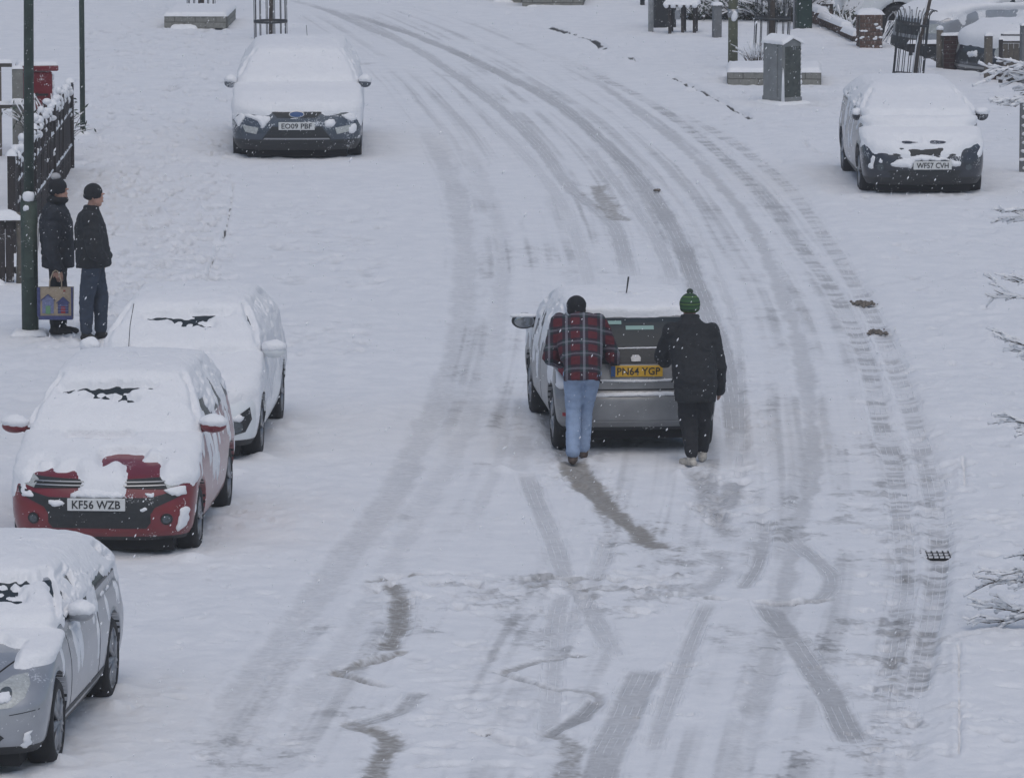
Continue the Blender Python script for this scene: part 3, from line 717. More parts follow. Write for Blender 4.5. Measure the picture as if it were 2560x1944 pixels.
        if yellow: MB().box((-.236, -.0075, 0), (.046, .004, .108)).build('blue_strip', PBLUE, o)
        return o
def rot2(x, y, a): return x*cos(a)-y*sin(a), x*sin(a)+y*cos(a)
def ring(cx, cz, rx, rz=None, n=18): rz = rz or rx; return [(cx+rx*cos(2*pi*k/n), cz+rz*sin(2*pi*k/n)) for k in range(n)]
def mirx(poly): return [(-x, z) for x, z in reversed(poly)]

def hatch(L, W, H, hood=.74, base=.98, nose=.0, short=0.95, ws=1.72, rear='hatch', boot=0, rw=.62):
    """level table of a small car: (z, yfront, yrear, W, front depth, rear depth, p)"""
    yr = L
    T = [(.19, .12, yr-.12, W*.90, .40, .34, 2.8), (.28, .03, yr-.03, W*.96, .42, .36, 2.8), (.42, .00, yr, W*.99, .45, .36, 2.8),
         (.56, .015, yr-.005, W, .48, .36, 2.8), (hood-.06, .07, yr-.02, W, .52, .36, 2.7), (hood, .15, yr-.04, W*.995, .55, .36, 2.6),
         (hood+.06, .32, yr-.06, W*.985, .50, .36, 2.6), (hood+.13, .58, yr-.08, W*.97, .45, .34, 2.8), (base-.04, short-.15, yr-.10, W*.955, .40, .32, 3.0),
         (base, short, yr-.13, W*.94, .32, .30, 3.2), (base+.08, short+.10, yr-.17, W*.92, .26, .26, 3.6),
         (base+.08+.42*(H-.145-base), short+.10+.44*(ws-short-.10), yr-.30, W*.84, .22, .24, 3.8), (base+.08+.76*(H-.145-base), short+.10+.80*(ws-short-.10), yr-.42, W*.755, .20, .22, 3.6), (H-.065, ws, yr-.58, W*.68, .20, .22, 3.2),
         (H-.03, ws+.20, yr-.75, W*.58, .25, .25, 2.8), (H-.008, ws+.50, yr-1.05, W*.40, .3, .3, 2.5), (H, ws+.85, yr-1.4, W*.12, .2, .2, 2.2)]
    return T
def strands(X, Z, z0, x0, x1, slope, seed):
    """ragged, overlapping cracks where the snow has torn along the top of the windscreen"""
    w_ = .014*(fbm(X*34, Z*36, 0, seed, 3)-.5)*3+.010*(fbm(X*90, Z*20, 0, seed+2, 2)-.5)*2; ln = .022*(fbm(X*16, 0, 0, seed+1, 3)-.5)*2
    a = np.maximum(np.abs(Z-(z0+slope*(X-x0)+ln))-.018-w_, np.maximum(x0-X, X-x1)*.25)
    b = np.maximum(np.abs(Z-(z0+.028-ln*.7))-.012-w_, np.maximum(x1-.16-X, X-x1-.20)*.22)
    c = np.maximum(np.abs(Z-(z0-.030-.05*(X-x0)+ln))-.013-w_, np.maximum(x0+.30-X, X-x1-.05)*.22)
    return np.minimum(np.minimum(a, b), c)
def at_ground(px, py, dz=0): p = G(px, py); return (p.x, p.y, gz(p.x, p.y)+dz)
# ---- red small car, front to the camera -----------------------------------------------------------
def red_mask(X, Y, Z, Nz, m, l, f):
    rag = (fbm(X*9, Z*9+Y*6, 0, 91, 5)-.5)*1.5; X1 = X+(fbm(X*5, Z*7, 0, 95, 3)-.5)*.22; Z1 = Z+(fbm(X*8, Z*4, 0, 96, 3)-.5)*.07
    # snow slid off two windows of the nose, left a tongue down the middle
    front = Y < .62
    edge = .775+.04*np.abs(X1)/.8+rag*.09
    edge = edge+.05*sstep(-.05, .1, X1)
    edge = edge+(.68-edge)*sstep(.46, .56, X1)+(.70-edge)*sstep(.56, .66, -X1)
    s = Z1-edge
    tong = .17-np.abs(X1+.02+.25*(Z1-.75))+rag*.12; tong = np.minimum(tong, Z1-.56)
    s = np.maximum(s, tong)
    tri = np.minimum(.20-np.abs(X1-.20), .030-np.abs(Z1-(.865+.12*(X1-.17))))
    s = np.minimum(s, -tri)
    m = np.where(front, np.minimum(np.maximum(m, .3), s*9), m)
    slit = strands(X, Z, 1.325, -.52, .10, .02, 93)
    m = np.where(Y < 2.3, cut(m, slit, 12), m)
    cr = np.abs(Z-(.985+.02*(fbm(X*4, 0, 0, 94, 2)-.5)))-.010; cr = np.maximum(cr, np.abs(X+.1)-.3)
    return np.where(Y < 1.2, cut(m, cr, 12), m)
LR = hatch(3.85, .835, 1.50, .76, 1.0, short=.95, ws=1.68)
c = Car('small_car', at_ground(248, 1393), R(-3.7), LR, (.74, 3.20), .30, paint=RED, seed=3, tail_black=.225, smask=red_mask, side_snow=.42, snowT=.060, res=1.15,
        label='red small hatchback with a white plate parked nose out, snow tongue over its grille', group='cars parked along the left kerb', sink=.05)
kf = c
c.decal('bumper_grille', [(-.42,.31),(.42,.31),(.46,.36),(.46,.44),(.50,.50),(.74,.60),(.76,.66),(.46,.585),(-.46,.585),(-.76,.66),(-.74,.60),(-.50,.50),(-.46,.44),(-.46,.36)], 'front', BLACKP, .008)
for x0, x1, k in ((-.60,-.10,1),(.12,.60,-1)):
    o = c.decal('grille', [(x0,.655+.02*(k<0)),(x1,.655+.02*(k>0)),(x1,.735+.02*(k<0)),(x0,.735+.02*(k>0))], 'front', BLACKP, .008)
    for z in (.675, .705): c.decal('grille_bar', [(x0+.02,z+.01),(x1-.02,z+.012),(x1-.02,z+.022),(x0+.02,z+.02)], 'front', CHROME, .02, .015, parent=o)
for sd in (-1, 1):
    pl = [(.60,.66),(.78,.70),(.80,.80),(.70,.82),(.56,.73)]
    c.decal('headlight', pl if sd > 0 else mirx(pl), 'front', LENS, .008)
    f = c.decal('fog_light', ring(sd*.60, .39, .052), 'front', BLACKP, .012)
    c.decal('lens', ring(sd*.60, .39, .036), 'front', LENSD, .018, parent=f)
c.plate('KF56 WZB', .53, x=-.02, off=.02)
for pts, b, sdn in (([(-.28,.58),(-.24,.64),(-.10,.68),(.05,.66),(.20,.64),(.25,.585),(.10,.572),(-.12,.578)], .05, 1), ([(-.50,.55),(-.36,.58),(-.28,.53),(-.40,.50)], .02, 2), ([(.34,.47),(.42,.52),(.46,.49),(.40,.45)], .02, 3),
                    ([(.66,.26),(.76,.30),(.80,.48),(.72,.50),(.70,.36)], .03, 4), ([(-.74,.60),(-.62,.64),(-.58,.58),(-.70,.57)], .025, 5), ([(.40,.62),(.50,.64),(.47,.57)], .02, 6), ([(.56,.64),(.74,.68),(.78,.60),(.66,.58)], .03, 7)):
    c.decal('snow_patch', pts, 'front', SNOW, .004, .02, step=.02, bulge=b, ragged=.3, seed=sdn)
c.add_wheels(5); c.mirror(1, 1.2, 1.05, RED, ext=.13, snow=.06, size=(.12,.07,.065)); c.mirror(-1, 1.2, 1.03, RED, ext=.14, snow=.06, size=(.12,.07,.065))
c.decal('windscreen', [(-.60,1.06),(.60,1.06),(.46,1.39),(-.46,1.39)], 'front', GLASS, .003)
c.decal('side_window', [(1.25,1.04),(2.1,1.06),(2.1,1.34),(1.72,1.30)], 'side+', GLASS, .003)
c.decal('side_window', [(2.18,1.06),(3.0,1.08),(2.9,1.30),(2.18,1.34)], 'side+', GLASS, .003)
MB().tube([(-.10,1.75,1.50),(-.14,1.78,1.66),(-.18,1.82,1.90)], .004, 5).build('aerial', BLACKP, c.root) if False else None

# ---- white car behind the red one ------------------------------------------------------------------
def white_mask(X, Y, Z, Nz, m, l, f):
    rag = (fbm(X*7, Z*9, 0, 81, 4)-.5)*1.3
    m = np.where(Y < .6, np.minimum(np.maximum(m, .25), (Z-(.66+rag*.16-.05*np.abs(X)))*9), m)
    slit = strands(X, Z, 1.265, -.40, .22, -.015, 83)
    m = np.where(Y < 2.4, cut(m, slit, 12), m)
    cr = np.abs(Z-(.99+.01*(fbm(X*4, 0, 0, 84, 2)-.5)))-.010; cr = np.maximum(cr, np.abs(X-.35)-.2)
    return np.where(Y < 1.3, cut(m, cr, 12), m)
LW = hatch(3.95, .84, 1.42, .74, .98, short=.98, ws=1.75)
c = Car('small_car', at_ground(428, 1157), R(-2.6), LW, (.80, 3.28), .30, paint=WHITEP, seed=5, smask=white_mask, side_snow=.62, snowT=.060,
        label='white hatchback with a black oval fog lamp recess parked behind the red car', group='cars parked along the left kerb', sink=.05)
for sd in (-1, 1):
    pl = [(.48,.28),(.72,.34),(.78,.46),(.76,.58),(.58,.46),(.50,.36)]
    f = c.decal('fog_light', pl if sd > 0 else mirx(pl), 'front', BLACKP, .008); c.decal('lens', ring(sd*.64, .39, .06), 'front', LENSD, .016, parent=f)
    pl = [(.50,.62),(.74,.70),(.80,.86),(.70,.84),(.50,.72)]
    c.decal('headlight', pl if sd > 0 else mirx(pl), 'front', LENS, .006)
c.decal('bumper_grille', [(-.40,.26),(.40,.26),(.44,.42),(-.44,.42)], 'front', BLACKP, .006)
c.decal('snow_patch', [(.58,.46),(.68,.44),(.72,.50),(.64,.52)], 'front', SNOW, .01, .02, step=.02, bulge=.02, ragged=.3, seed=4)
c.add_wheels(5); c.mirror(1, 1.2, .98, WHITEP, ext=.14, snow=.065, size=(.12,.08,.07)); c.mirror(-1, 1.2, .98, WHITEP, ext=.14, snow=.08)
c.decal('windscreen', [(-.60,1.04),(.60,1.04),(.46,1.34),(-.46,1.34)], 'front', GLASS, .003)
c.decal('side_window', [(1.3,1.04),(2.1,1.06),(2.1,1.30),(1.8,1.27)], 'side+', GLASS, .003)
MB().tube([(-.52,1.0,1.0),(-.50,1.0,1.28),(-.46,1.0,1.50)], .004, 5).build('aerial', BLACKP, c.root)

# ---- silver coupe cut by the left edge ----------------------------------------------------------------
def silv_mask(X, Y, Z, Nz, m, l, f):
    rag = (fbm(X*7, Y*7, 0, 71, 4)-.5)*1.4
    lim = 1.0+rag*.2-.12*sstep(.3, .8, X); lim = np.where(X > .60, .46+rag*.25, lim)
    m = np.minimum(m, (Y-lim)*6)
    low = np.maximum(np.maximum(.70-X, Y-1.1-rag*.4), Z-.78); m = np.minimum(m, low*9)
    slit = strands(X, Z, 1.155, -.30, .42, -.03, 73)
    return np.where(Y < 2.4, cut(m, slit, 12), m)
LS = hatch(4.35, .87, 1.30, .70, .92, short=1.12, ws=1.95)
c = Car('coupe', at_ground(-188, 1950), R(-5.2), LS, (.82, 3.50), .325, paint=SILVER, seed=8, smask=silv_mask, side_snow=.38, snowT=.055, res=1.3,
        label='silver coupe with multi spoke wheels cut by the left edge, nearest the camera', group='cars parked along the left kerb', sink=.04)
slk = c
for sd in (-1, 1):
    pl = [(.42,.60),(.50,.545),(.64,.56),(.72,.62),(.74,.70),(.70,.76),(.60,.75),(.48,.69)]
    h = c.decal('headlight', pl if sd > 0 else mirx(pl), 'front', LENS, .006, step=.025)
    c.decal('lens', ring(sd*.58, .645, .05), 'front', LENSD, .014, parent=h, step=.025)
    f = c.decal('fog_light', [(sd*.40+dx, z) for dx, z in ((-.1,.30),(.14,.30),(.18,.335),(.14,.37),(-.1,.37))], 'front', BLACKP, .008)
    c.decal('lens', ring(sd*.48, .335, .032), 'front', LENS, .016, parent=f, step=.02)
    s_ = 'side+' if sd > 0 else 'side-'
    c.decal('windscreen', [(-.62,1.0),(.62,1.0),(.50,1.22),(-.50,1.22)], 'front', GLASS, .003) if sd > 0 else None
    c.decal('side_window', [(1.5,.97),(2.9,1.0),(2.7,1.16),(2.0,1.18)], s_, GLASS, .003)
    for y in (1.38, 2.75): c.decal('door_gap', [(y,.32),(y+.008,.32),(y+.008,.90),(y,.90)], s_, UNDER, .002, .003)
    c.decal('sill_strip', [(1.2,.30),(3.1,.30),(3.1,.34),(1.2,.34)], s_, BLACKP, .004)
c.decal('grille', [(-.35,.42),(.35,.42),(.30,.58),(-.30,.58)], 'front', BLACKP, .008)
c.decal('bonnet_gap', [(.40,.18),(.66,.80),(.675,.80),(.415,.18)], 'top', UNDER, .002, .004); c.decal('bumper_gap', [(.62,.50),(.86,.53),(.86,.536),(.62,.506)], 'front', UNDER, .002, .004)
for pts, b, sdn in (([(.50,.60),(.58,.585),(.64,.62),(.60,.67),(.54,.66)], .03, 1), ([(.68,.22),(.76,.26),(.78,.38),(.72,.36)], .02, 2)):
    c.decal('snow_patch', pts, 'front', SNOW, .006, .02, step=.02, bulge=b, ragged=.35, seed=sdn)
c.add_wheels(7, w=.22, rimr=.76); c.mirror(1, 1.65, .97, SILVER, ext=.10, snow=.065, size=(.10,.08,.06)); c.mirror(-1, 1.65, .97, SILVER, ext=.10, snow=.08)

# ---- steel blue family car up the road ------------------------------------------------------------------
def blue_mask(X, Y, Z, Nz, m, l, f):
    rag = (fbm(X*6, Z*9, 0, 61, 4)-.5)
    edge = .71+rag*.10+.03*(np.abs(X) > .6)-.12*np.clip(.35-np.abs(np.abs(X)-.62), 0, .1)
    edge = np.where(np.abs(X) < .40, .765+rag*.02, edge)
    return np.where(Y < .6, np.minimum(np.maximum(m, .25), (Z-edge)*9), m)
LB = hatch(4.80, .94, 1.50, .80, 1.03, short=1.10, ws=1.95)
c = Car('family_car', at_ground(742, 402), R(1.1), LB, (.92, 3.77), .33, paint=BLUEG, seed=12, smask=blue_mask, side_snow=.55, snowT=.065, res=.9, tail_black=.33,
        label='steel blue family car facing the camera with an oval badge, parked alone on the left', sink=.05)
c.decal('grille', [(-.28,.665),(.28,.665),(.36,.745),(-.36,.745)], 'front', BLACKP, .008)
b_ = c.decal('badge', ring(0, .715, .10, .038), 'front', PBLUE, .02); c.decal('badge_rim', ring(0,.715,.112,.048), 'front', CHROME, .016)
g = c.decal('lower_grille', [(-.50,.36),(.50,.36),(.36,.54),(-.36,.54)], 'front', BLACKP, .008)
c.decal('grille_bar', [(-.48,.355),(.48,.355),(.46,.375),(-.46,.375)], 'front', CHROME, .015)
for sd in (-1, 1):
    pl = [(.42,.73),(.64,.69),(.86,.76),(.90,.86),(.80,.86),(.60,.79)]
    c.decal('headlight', pl if sd > 0 else mirx(pl), 'front', LENSD, .008)
    pl = [(.58,.43),(.74,.46),(.79,.56),(.55,.52)]
    c.decal('fog_light', pl if sd > 0 else mirx(pl), 'front', LENS, .012)
for pts, b, sdn in (([(-.80,.72),(-.62,.70),(-.36,.68),(-.40,.60),(-.50,.50),(-.56,.62),(-.72,.66)], .03, 1), ([(.40,.62),(.52,.66),(.58,.60),(.50,.52),(.40,.55)], .03, 2), ([(-.12,.655),(.05,.67),(-.02,.64)], .015, 3), ([(-.92,.62),(-.80,.74),(-.74,.66),(-.84,.52)], .02, 4), ([(.62,.70),(.80,.72),(.90,.66),(.82,.60),(.70,.64)], .015, 5), ([(.70,.50),(.84,.58),(.88,.50),(.80,.42)], .01, 6), ([(.14,.72),(.26,.735),(.24,.71)], .012, 7)):
    c.decal('snow_patch', pts, 'front', SNOW, .006, .02, step=.025, bulge=b, ragged=.3, seed=sdn)
c.plate('EO09 PBF', .55, x=.0, off=.02)
c.add_wheels(5); c.mirror(-1, 1.35, 1.03, BLUEG, ext=.10, snow=.07, size=(.09,.08,.075)); c.mirror(1, 1.35, 1.03, BLUEG, ext=.10, snow=.07, size=(.09,.08,.075))
c.decal('side_window', [(1.5,1.08),(2.6,1.1),(2.6,1.38),(2.0,1.36)], 'side-', GLASS, .003)
MB().tube([(.12,3.3,1.50),(.10,3.5,1.72)], .004, 5).build('aerial', BLACKP, c.root)

# ---- dark hatchback on the right-hand side -----------------------------------------------------------------
def navy_mask(X, Y, Z, Nz, m, l, f):
    rag = (fbm(X*8, Z*10, 0, 51, 4)-.5)*1.3
    edge = .66+rag*.20; edge = edge-.06*sstep(.2, .26, np.abs(X))*sstep(.52, .46, np.abs(X)); edge = edge+.06*rag*sstep(.6, .66, np.abs(X))
    m = np.where(Y < .6, np.minimum(np.maximum(m, .25), (Z-edge)*9), m)
    g = np.abs(Z-.765)-.026*(1+1.8*(fbm(X*30, 0, 0, 52, 2)-.5)); g = np.maximum(g, np.abs(np.abs(X)-.20)-.14); m = np.where(Y < .5, cut(m, g, 14), m)
    g = np.abs(Z-(.655+.10*np.abs(X)))-.022*(1+1.6*(fbm(X*30, 0, 0, 53, 2)-.5)); g = np.maximum(g, np.abs(X)-.38); return np.where(Y < .5, cut(m, g, 14), m)
LN = hatch(4.25, .84, 1.38, .76, 1.02, short=.80, ws=1.75)
c = Car('hatchback', at_ground(2312, 497), R(2.0), LN, (.83, 3.46), .32, paint=NAVY, seed=17, smask=navy_mask, side_snow=.34, snowT=.060, res=.9, tail_black=.30,
        label='dark hatchback facing the camera with snow over its badge, parked alone on the right verge', sink=.06)
c.plate('WF57 CVH', .47, x=.10, off=.02)
c.decal('grille', [(-.42,.60),(.42,.60),(.48,.70),(-.48,.70)], 'front', BLACKP, .006)
c.decal('lower_grille', [(-.45,.30),(.45,.30),(.50,.40),(-.50,.40)], 'front', BLACKP, .006)
for sd in (-1, 1):
    c.decal('fog_light', ring(sd*.60, .44, .045), 'front', LENSD, .012)
    pl = [(.52,.66),(.72,.68),(.84,.78),(.76,.80)]
    c.decal('headlight', pl if sd > 0 else mirx(pl), 'front', LENSD, .008)
for pts, b, sdn in (([(-.48,.48),(-.36,.55),(-.20,.58),(-.10,.62),(.10,.60),(.28,.56),(.48,.52),(.50,.46),(.36,.44),(.33,.53),(-.14,.53),(-.18,.43),(-.34,.44)], .04, 1), ([(-.64,.50),(-.60,.58),(-.56,.50)], .02, 2), ([(-.76,.42),(-.70,.60),(-.66,.58),(-.70,.40)], .025, 3)):
    c.decal('snow_patch', pts, 'front', SNOW, .006, .02, step=.02, bulge=b, ragged=.3, seed=sdn)
c.add_wheels(5); c.mirror(-1, 1.15, 1.02, NAVY, ext=.05, snow=.06, size=(.06,.08,.07)); c.mirror(1, 1.15, 1.02, NAVY, ext=.10, snow=.06, size=(.09,.08,.08))
c.decal('side_window', [(1.3,1.08),(2.4,1.1),(2.4,1.27),(1.75,1.25)], 'side-', GLASS, .003)

# ---- silver hatchback being pushed, tail to the camera ------------------------------------------------------
LP = 4.02
def push_mask(X, Y, Z, Nz, m, l, f):
    rag = (fbm(X*7, Z*9+Y*5, 0, 44, 4)-.5)
    return np.where(Y > 3.0, np.minimum(m, (Z-(1.325+rag*.035))*14), m)
T = [(.24, .12, LP-.14, .76, .40, .20, 2.8), (.34, .03, LP-.02, .82, .42, .22, 3.0), (.48, .00, LP, .84, .45, .24, 3.0), (.58, .01, LP-.01, .845, .48, .24, 3.0),
     (.64, .05, LP-.09, .845, .50, .26, 3.0), (.74, .12, LP-.10, .84, .52, .28, 3.0), (.84, .34, LP-.14, .83, .48, .30, 3.0), (.93, .66, LP-.18, .815, .42, .30, 3.0),
     (1.00, .98, LP-.22, .80, .32, .26, 3.2), (1.08, 1.10, LP-.27, .78, .26, .20, 3.6), (1.22, 1.36, LP-.38, .72, .22, .18, 3.8), (1.30, 1.54, LP-.46, .67, .20, .16, 4.0),
     (1.36, 1.74, LP-.58, .61, .20, .18, 3.4), (1.39, 2.0, LP-.85, .52, .25, .25, 2.8), (1.405, 2.35, LP-1.2, .36, .3, .3, 2.4), (1.41, 2.7, LP-1.6, .10, .2, .2, 2.2)]
T = [(a[0], a[1], a[2], a[3]*.952, *a[4:]) for a in T]
rear = Vector((1.245, 62.85)); th = R(184.9); rt = rear+Vector((sin(th), -cos(th)))*LP
c = Car('hatchback', (rt.x, rt.y, 0), th, T, (.86, 3.40), .31, paint=SILVER2, seed=23, smask=push_mask, glass=(1.06, 1.31), side_snow=.46, snowT=.065, res=1.2, tail_black=.28,
        label='dirty silver hatchback with a yellow rear plate being pushed by two people', sink=.03)
psh = c
# rear screen (image right = local -x)
c.decal('rear_window', [(-.60,1.05),(.60,1.05),(.56,1.18),(.53,1.32),(-.53,1.32),(-.56,1.18)], 'rear', GLASS, .004, step=.05)
for a, b, z0, z1 in ((.02+.10,.38+.02,1.265,1.295),(-.20,.08,1.215,1.25)):
    c.decal('window_sticker', [(a,z0),(b,z0),(b,z1),(a,z1)], 'rear', mat('pale_green_sticker', (.22,.36,.33), .5), .009, .006)
c.decal('tailgate_panel', [(-.44,.90),(.44,.90),(.42,1.0),(.30,1.04),(-.30,1.04),(-.42,1.0)], 'rear', BLACKP, .012, .03)
MB().tube([(-.35,LP-.255,1.05),(.35,LP-.255,1.05)], .010, 6).build('wiper', BLACKP, c.root)
c.decal('badge', [(-.045,.925),(.045,.925),(.05,.96),(.03,.985),(-.03,.985),(-.05,.96)], 'rear', ALLOY, .026, .015)
c.decal('plate_recess', [(-.34,.74),(.34,.74),(.40,.90),(-.40,.90)], 'rear', SILVER2, .006)
c.plate('PN64 YGP', .835, yellow=True, axis='rear', x=0, off=.02)
c.decal('tailgate_gap', [(-.60,.645),(.60,.645),(.66,.66),(.66,.672),(.60,.657),(-.60,.657),(-.66,.672),(-.66,.66)], 'rear', UNDER, .004, .01)
for sx in (-1, 1):
    c.decal('reflector', [(sx*.50,.395),(sx*.74,.395),(sx*.74,.43),(sx*.50,.43)] if sx > 0 else [(-.74,.395),(-.50,.395),(-.50,.43),(-.74,.43)], 'rear', REDL, .01, .01)
    pl = [(.62,.76),(.80,.80),(.79,1.0),(.68,.98)]
    c.decal('tail_light', pl if sx > 0 else mirx(pl), 'rear', REDL, .008)
    c.decal('crease', [(sx*.345,.72),(sx*.36,.72),(sx*.44,.90),(sx*.425,.90)] if sx > 0 else [(-.36,.72),(-.345,.72),(-.425,.90),(-.44,.90)], 'rear', UNDER, .004, .01)
c.decal('bumper_lip', [(-.70,.335),(.70,.335),(.70,.345),(-.70,.345)], 'rear', CHROME, .008, .01)
c.decal('snow_patch', [(-.36,.735),(-.1,.725),(.2,.728),(.38,.74),(.37,.755),(.1,.75),(-.2,.748),(-.37,.76)], 'rear', SNOW, .008, .02, step=.02, bulge=.025, ragged=.06, seed=3)
c.decal('snow_patch', [(-.60,.60),(.50,.59),(.54,.62),(.2,.628),(-.3,.63),(-.62,.62)], 'rear', SNOW, .01, .02, step=.02, bulge=.03, ragged=.10, seed=5)
c.decal('snow_patch', [(.60,.62),(.80,.66),(.82,.84),(.72,.78),(.64,.72)], 'rear', SNOW, .01, .02, step=.02, bulge=.06, ragged=.4, seed=6)
c.decal('snow_patch', [(-.10,.985),(.12,.985),(.13,1.03),(.02,1.045),(-.30,1.05),(-.31,1.04)], 'rear', SNOW, .02, .02, step=.02, bulge=.012, ragged=.2, seed=6) if False else None
c.decal('snow_patch', [(-.42,1.042),(.32,1.042),(.32,1.052),(-.30,1.056)], 'rear', SNOW, .012, .02, step=.02, bulge=.018, ragged=.05, seed=7)
for sd in (-1, 1):
    s_ = 'side+' if sd > 0 else 'side-'
    c.decal('side_window', [(1.35,1.04),(2.2,1.06),(2.2,1.28),(1.72,1.27)], s_, GLASS, .003); c.decal('side_window', [(2.28,1.06),(3.1,1.08),(2.95,1.26),(2.28,1.28)], s_, GLASS, .003)
    c.decal('door_gap', [(1.3,.36),(1.308,.36),(1.308,1.0),(1.3,1.0)], s_, UNDER, .002, .003); c.decal('door_gap', [(2.3,.36),(2.308,.36),(2.308,1.0),(2.3,1.0)], s_, UNDER, .002, .003)
c.add_wheels(5, w=.2)
mo = c.mirror(1, 1.25, .98, BLACKP, ext=.12, snow=.03, size=(.13,.06,.085))
W_ = abs(c.hit(1.25, .98, 'side+', 0).x)
MB().ell((0,0,0), (.108,.010,.066), 18, 10).build('mirror_glass', mat('mirror_glass', (.32,.34,.36), .15, metal=.9), mo, True, loc=(W_+.12, 1.25-.02+.055, 1.01))
MB().tube([(0,2.75,1.42),(-.01,2.85,1.50),(-.015,2.98,1.66)], [.008,.007,.010], 6).build('aerial', BLACKP, c.root)

# ---- vehicles in the sunken front gardens, upper right ---------------------------------------------------------
def nose_mask(zc):
    def fn(X, Y, Z, Nz, m, l, f): return np.where(Y < .55, np.minimum(m, (Z-(zc+.14*(l-.5)+.05*(f-.5)))*9), m)
    return fn
LV = hatch(4.6, .93, 1.70, .98, 1.16, short=1.15, ws=2.0)
for r_ in LV: pass
p = G(2268, 128); 
c = Car('off_road_car', (p.x, p.y+1.0, -.44), R(-68), LV, (.95, 3.6), .36, paint=SILVER, seed=31, smask=nose_mask(.97), side_snow=.12, snowT=.09, res=.8, tail_black=.50,
        label='large silver off road car side on behind the leaning tree, upper right')
c.decal('headlight', [(-.85,.72),(-.55,.70),(-.52,.86),(-.84,.88)], 'front', LENS, .01); c.decal('headlight', [(.55,.70),(.85,.72),(.84,.88),(.52,.86)], 'front', LENS, .01)
c.decal('grille', [(-.45,.66),(.45,.66),(.50,.88),(-.50,.88)], 'front', BLACKP, .01)
c.decal('bumper', [(-.92,.42),(.92,.42),(.92,.60),(-.92,.60)], 'front', BLACKP, .02)
for y in (1.55, 2.75): c.decal('door_gap', [(y,.52),(y+.015,.52),(y+.015,1.14),(y,1.14)], 'side-', UNDER, .003, .004)
for y in (2.45, 3.45): c.decal('door_handle', [(y,.98),(y+.2,.98),(y+.2,1.01),(y,1.01)], 'side-', BLACKP, .03, .03)
c.decal('sill_strip', [(1.5,.45),(3.0,.45),(3.0,.54),(1.4,.54)], 'side-', BLACKP, .02)
c.decal('side_window', [(1.6,1.24),(3.6,1.26),(3.4,1.52),(2.1,1.50)], 'side-', GLASS, .003)
c.add_wheels(5, w=.24); c.mirror(-1, 1.45, 1.18, BLACKP, ext=.12, snow=.06, size=(.12,.10,.10))
LC = hatch(4.2, .84, 1.42, .84, 1.0, short=1.30, ws=2.1)
p = G(2376, 214)
c = Car('compact_car', (p.x+.50, p.y+2.1, -.26), R(-60), LC, (.78, 3.3), .30, paint=NAVY, seed=37, smask=nose_mask(.74), side_snow=.22, snowT=.12, res=.7, tail_black=.30,
        label='small dark car with a thick snow dome on its bonnet behind the wooden gateposts, right')
c.decal('bumper', [(-.8,.36),(.8,.36),(.8,.40),(-.8,.40)], 'front', CHROME, .02); c.decal('grille', [(-.40,.46),(.40,.46),(.44,.62),(-.44,.62)], 'front', BLACKP, .01)
c.decal('headlight', ring(.62,.66,.09), 'front', LENS, .01); c.decal('headlight', ring(-.62,.66,.09), 'front', LENS, .01)
c.decal('snow_patch', [(-.2,.62),(.1,.66),(.16,.56),(-.1,.54)], 'front', SNOW, .01, .02, step=.03, bulge=.05, ragged=.4, seed=5)
c.add_wheels(5)
# white van further back
p = G(2092, 52)
VL = [(.35,.25,5.0,.84,.3,.1,3),(.45,.05,5.15,.92,.35,.1,3),(.75,.0,5.2,.95,.4,.1,3.4),(1.0,.1,5.2,.96,.42,.1,3.6),(1.18,.5,5.2,.96,.4,.1,3.6),(1.3,.95,5.2,.95,.3,.1,4),(1.8,1.6,5.18,.90,.22,.1,4),(2.1,1.95,5.12,.84,.2,.1,4),(2.2,2.2,5.0,.7,.2,.15,3),(2.24,2.6,4.6,.4,.2,.2,3),(2.25,3,4.2,.1,.1,.1,2.2)]
th = R(96); rr_ = Vector((p.x, p.y+1.8)); rt = rr_+Vector((sin(th), -cos(th)))*5.2
c = Car('van', (rt.x, rt.y, -.44), th, VL, (.95, 4.1), .33, paint=WHITEP, seed=41, glass=None, side_snow=.15, snowT=.1, res=.7, tail_black=.50, label='white panel van behind the snowy hedge, upper right')
for s_ in ('side+', 'side-'):
    c.decal('side_strip', [(.4,1.02),(5.0,1.02),(5.0,1.05),(.4,1.05)], s_, BLACKP, .012)
    c.decal('door_gap', [(4.2,.5),(4.215,.5),(4.215,1.9),(4.2,1.9)], s_, UNDER, .004, .004)
    c.decal('tail_light', [(5.02,.80),(5.16,.80),(5.16,1.45),(5.02,1.45)], s_, REDL, .02, .02)
c.add_wheels(5)
# vehicle cut by the upper left corner
p = G(-40, 66)
LU = hatch(4.3, .88, 1.5, .78, 1.02, short=1.0, ws=1.8)
c = Car('estate_car', (p.x-1.2, p.y+.6, 0), R(84), LU, (.8, 3.4), .31, paint=mat('grey_green_paint', (.10,.13,.13), .4, coat=.4), seed=43, side_snow=.5, snowT=.1, res=.6, label='grey green car cut by the upper left corner, nose to the road')
c.decal('headlight', [(.50,.66),(.80,.70),(.82,.80),(.55,.76)], 'front', LENS, .01); c.decal('headlight', [(-.80,.70),(-.50,.66),(-.55,.76),(-.82,.80)], 'front', LENS, .01)
c.decal('side_window', [(1.3,1.08),(3.3,1.1),(3.1,1.38),(1.8,1.36)], 'side+', GLASS, .004); c.decal('side_window', [(1.3,1.08),(3.3,1.1),(3.1,1.38),(1.8,1.36)], 'side-', GLASS, .004)
c.add_wheels(5)
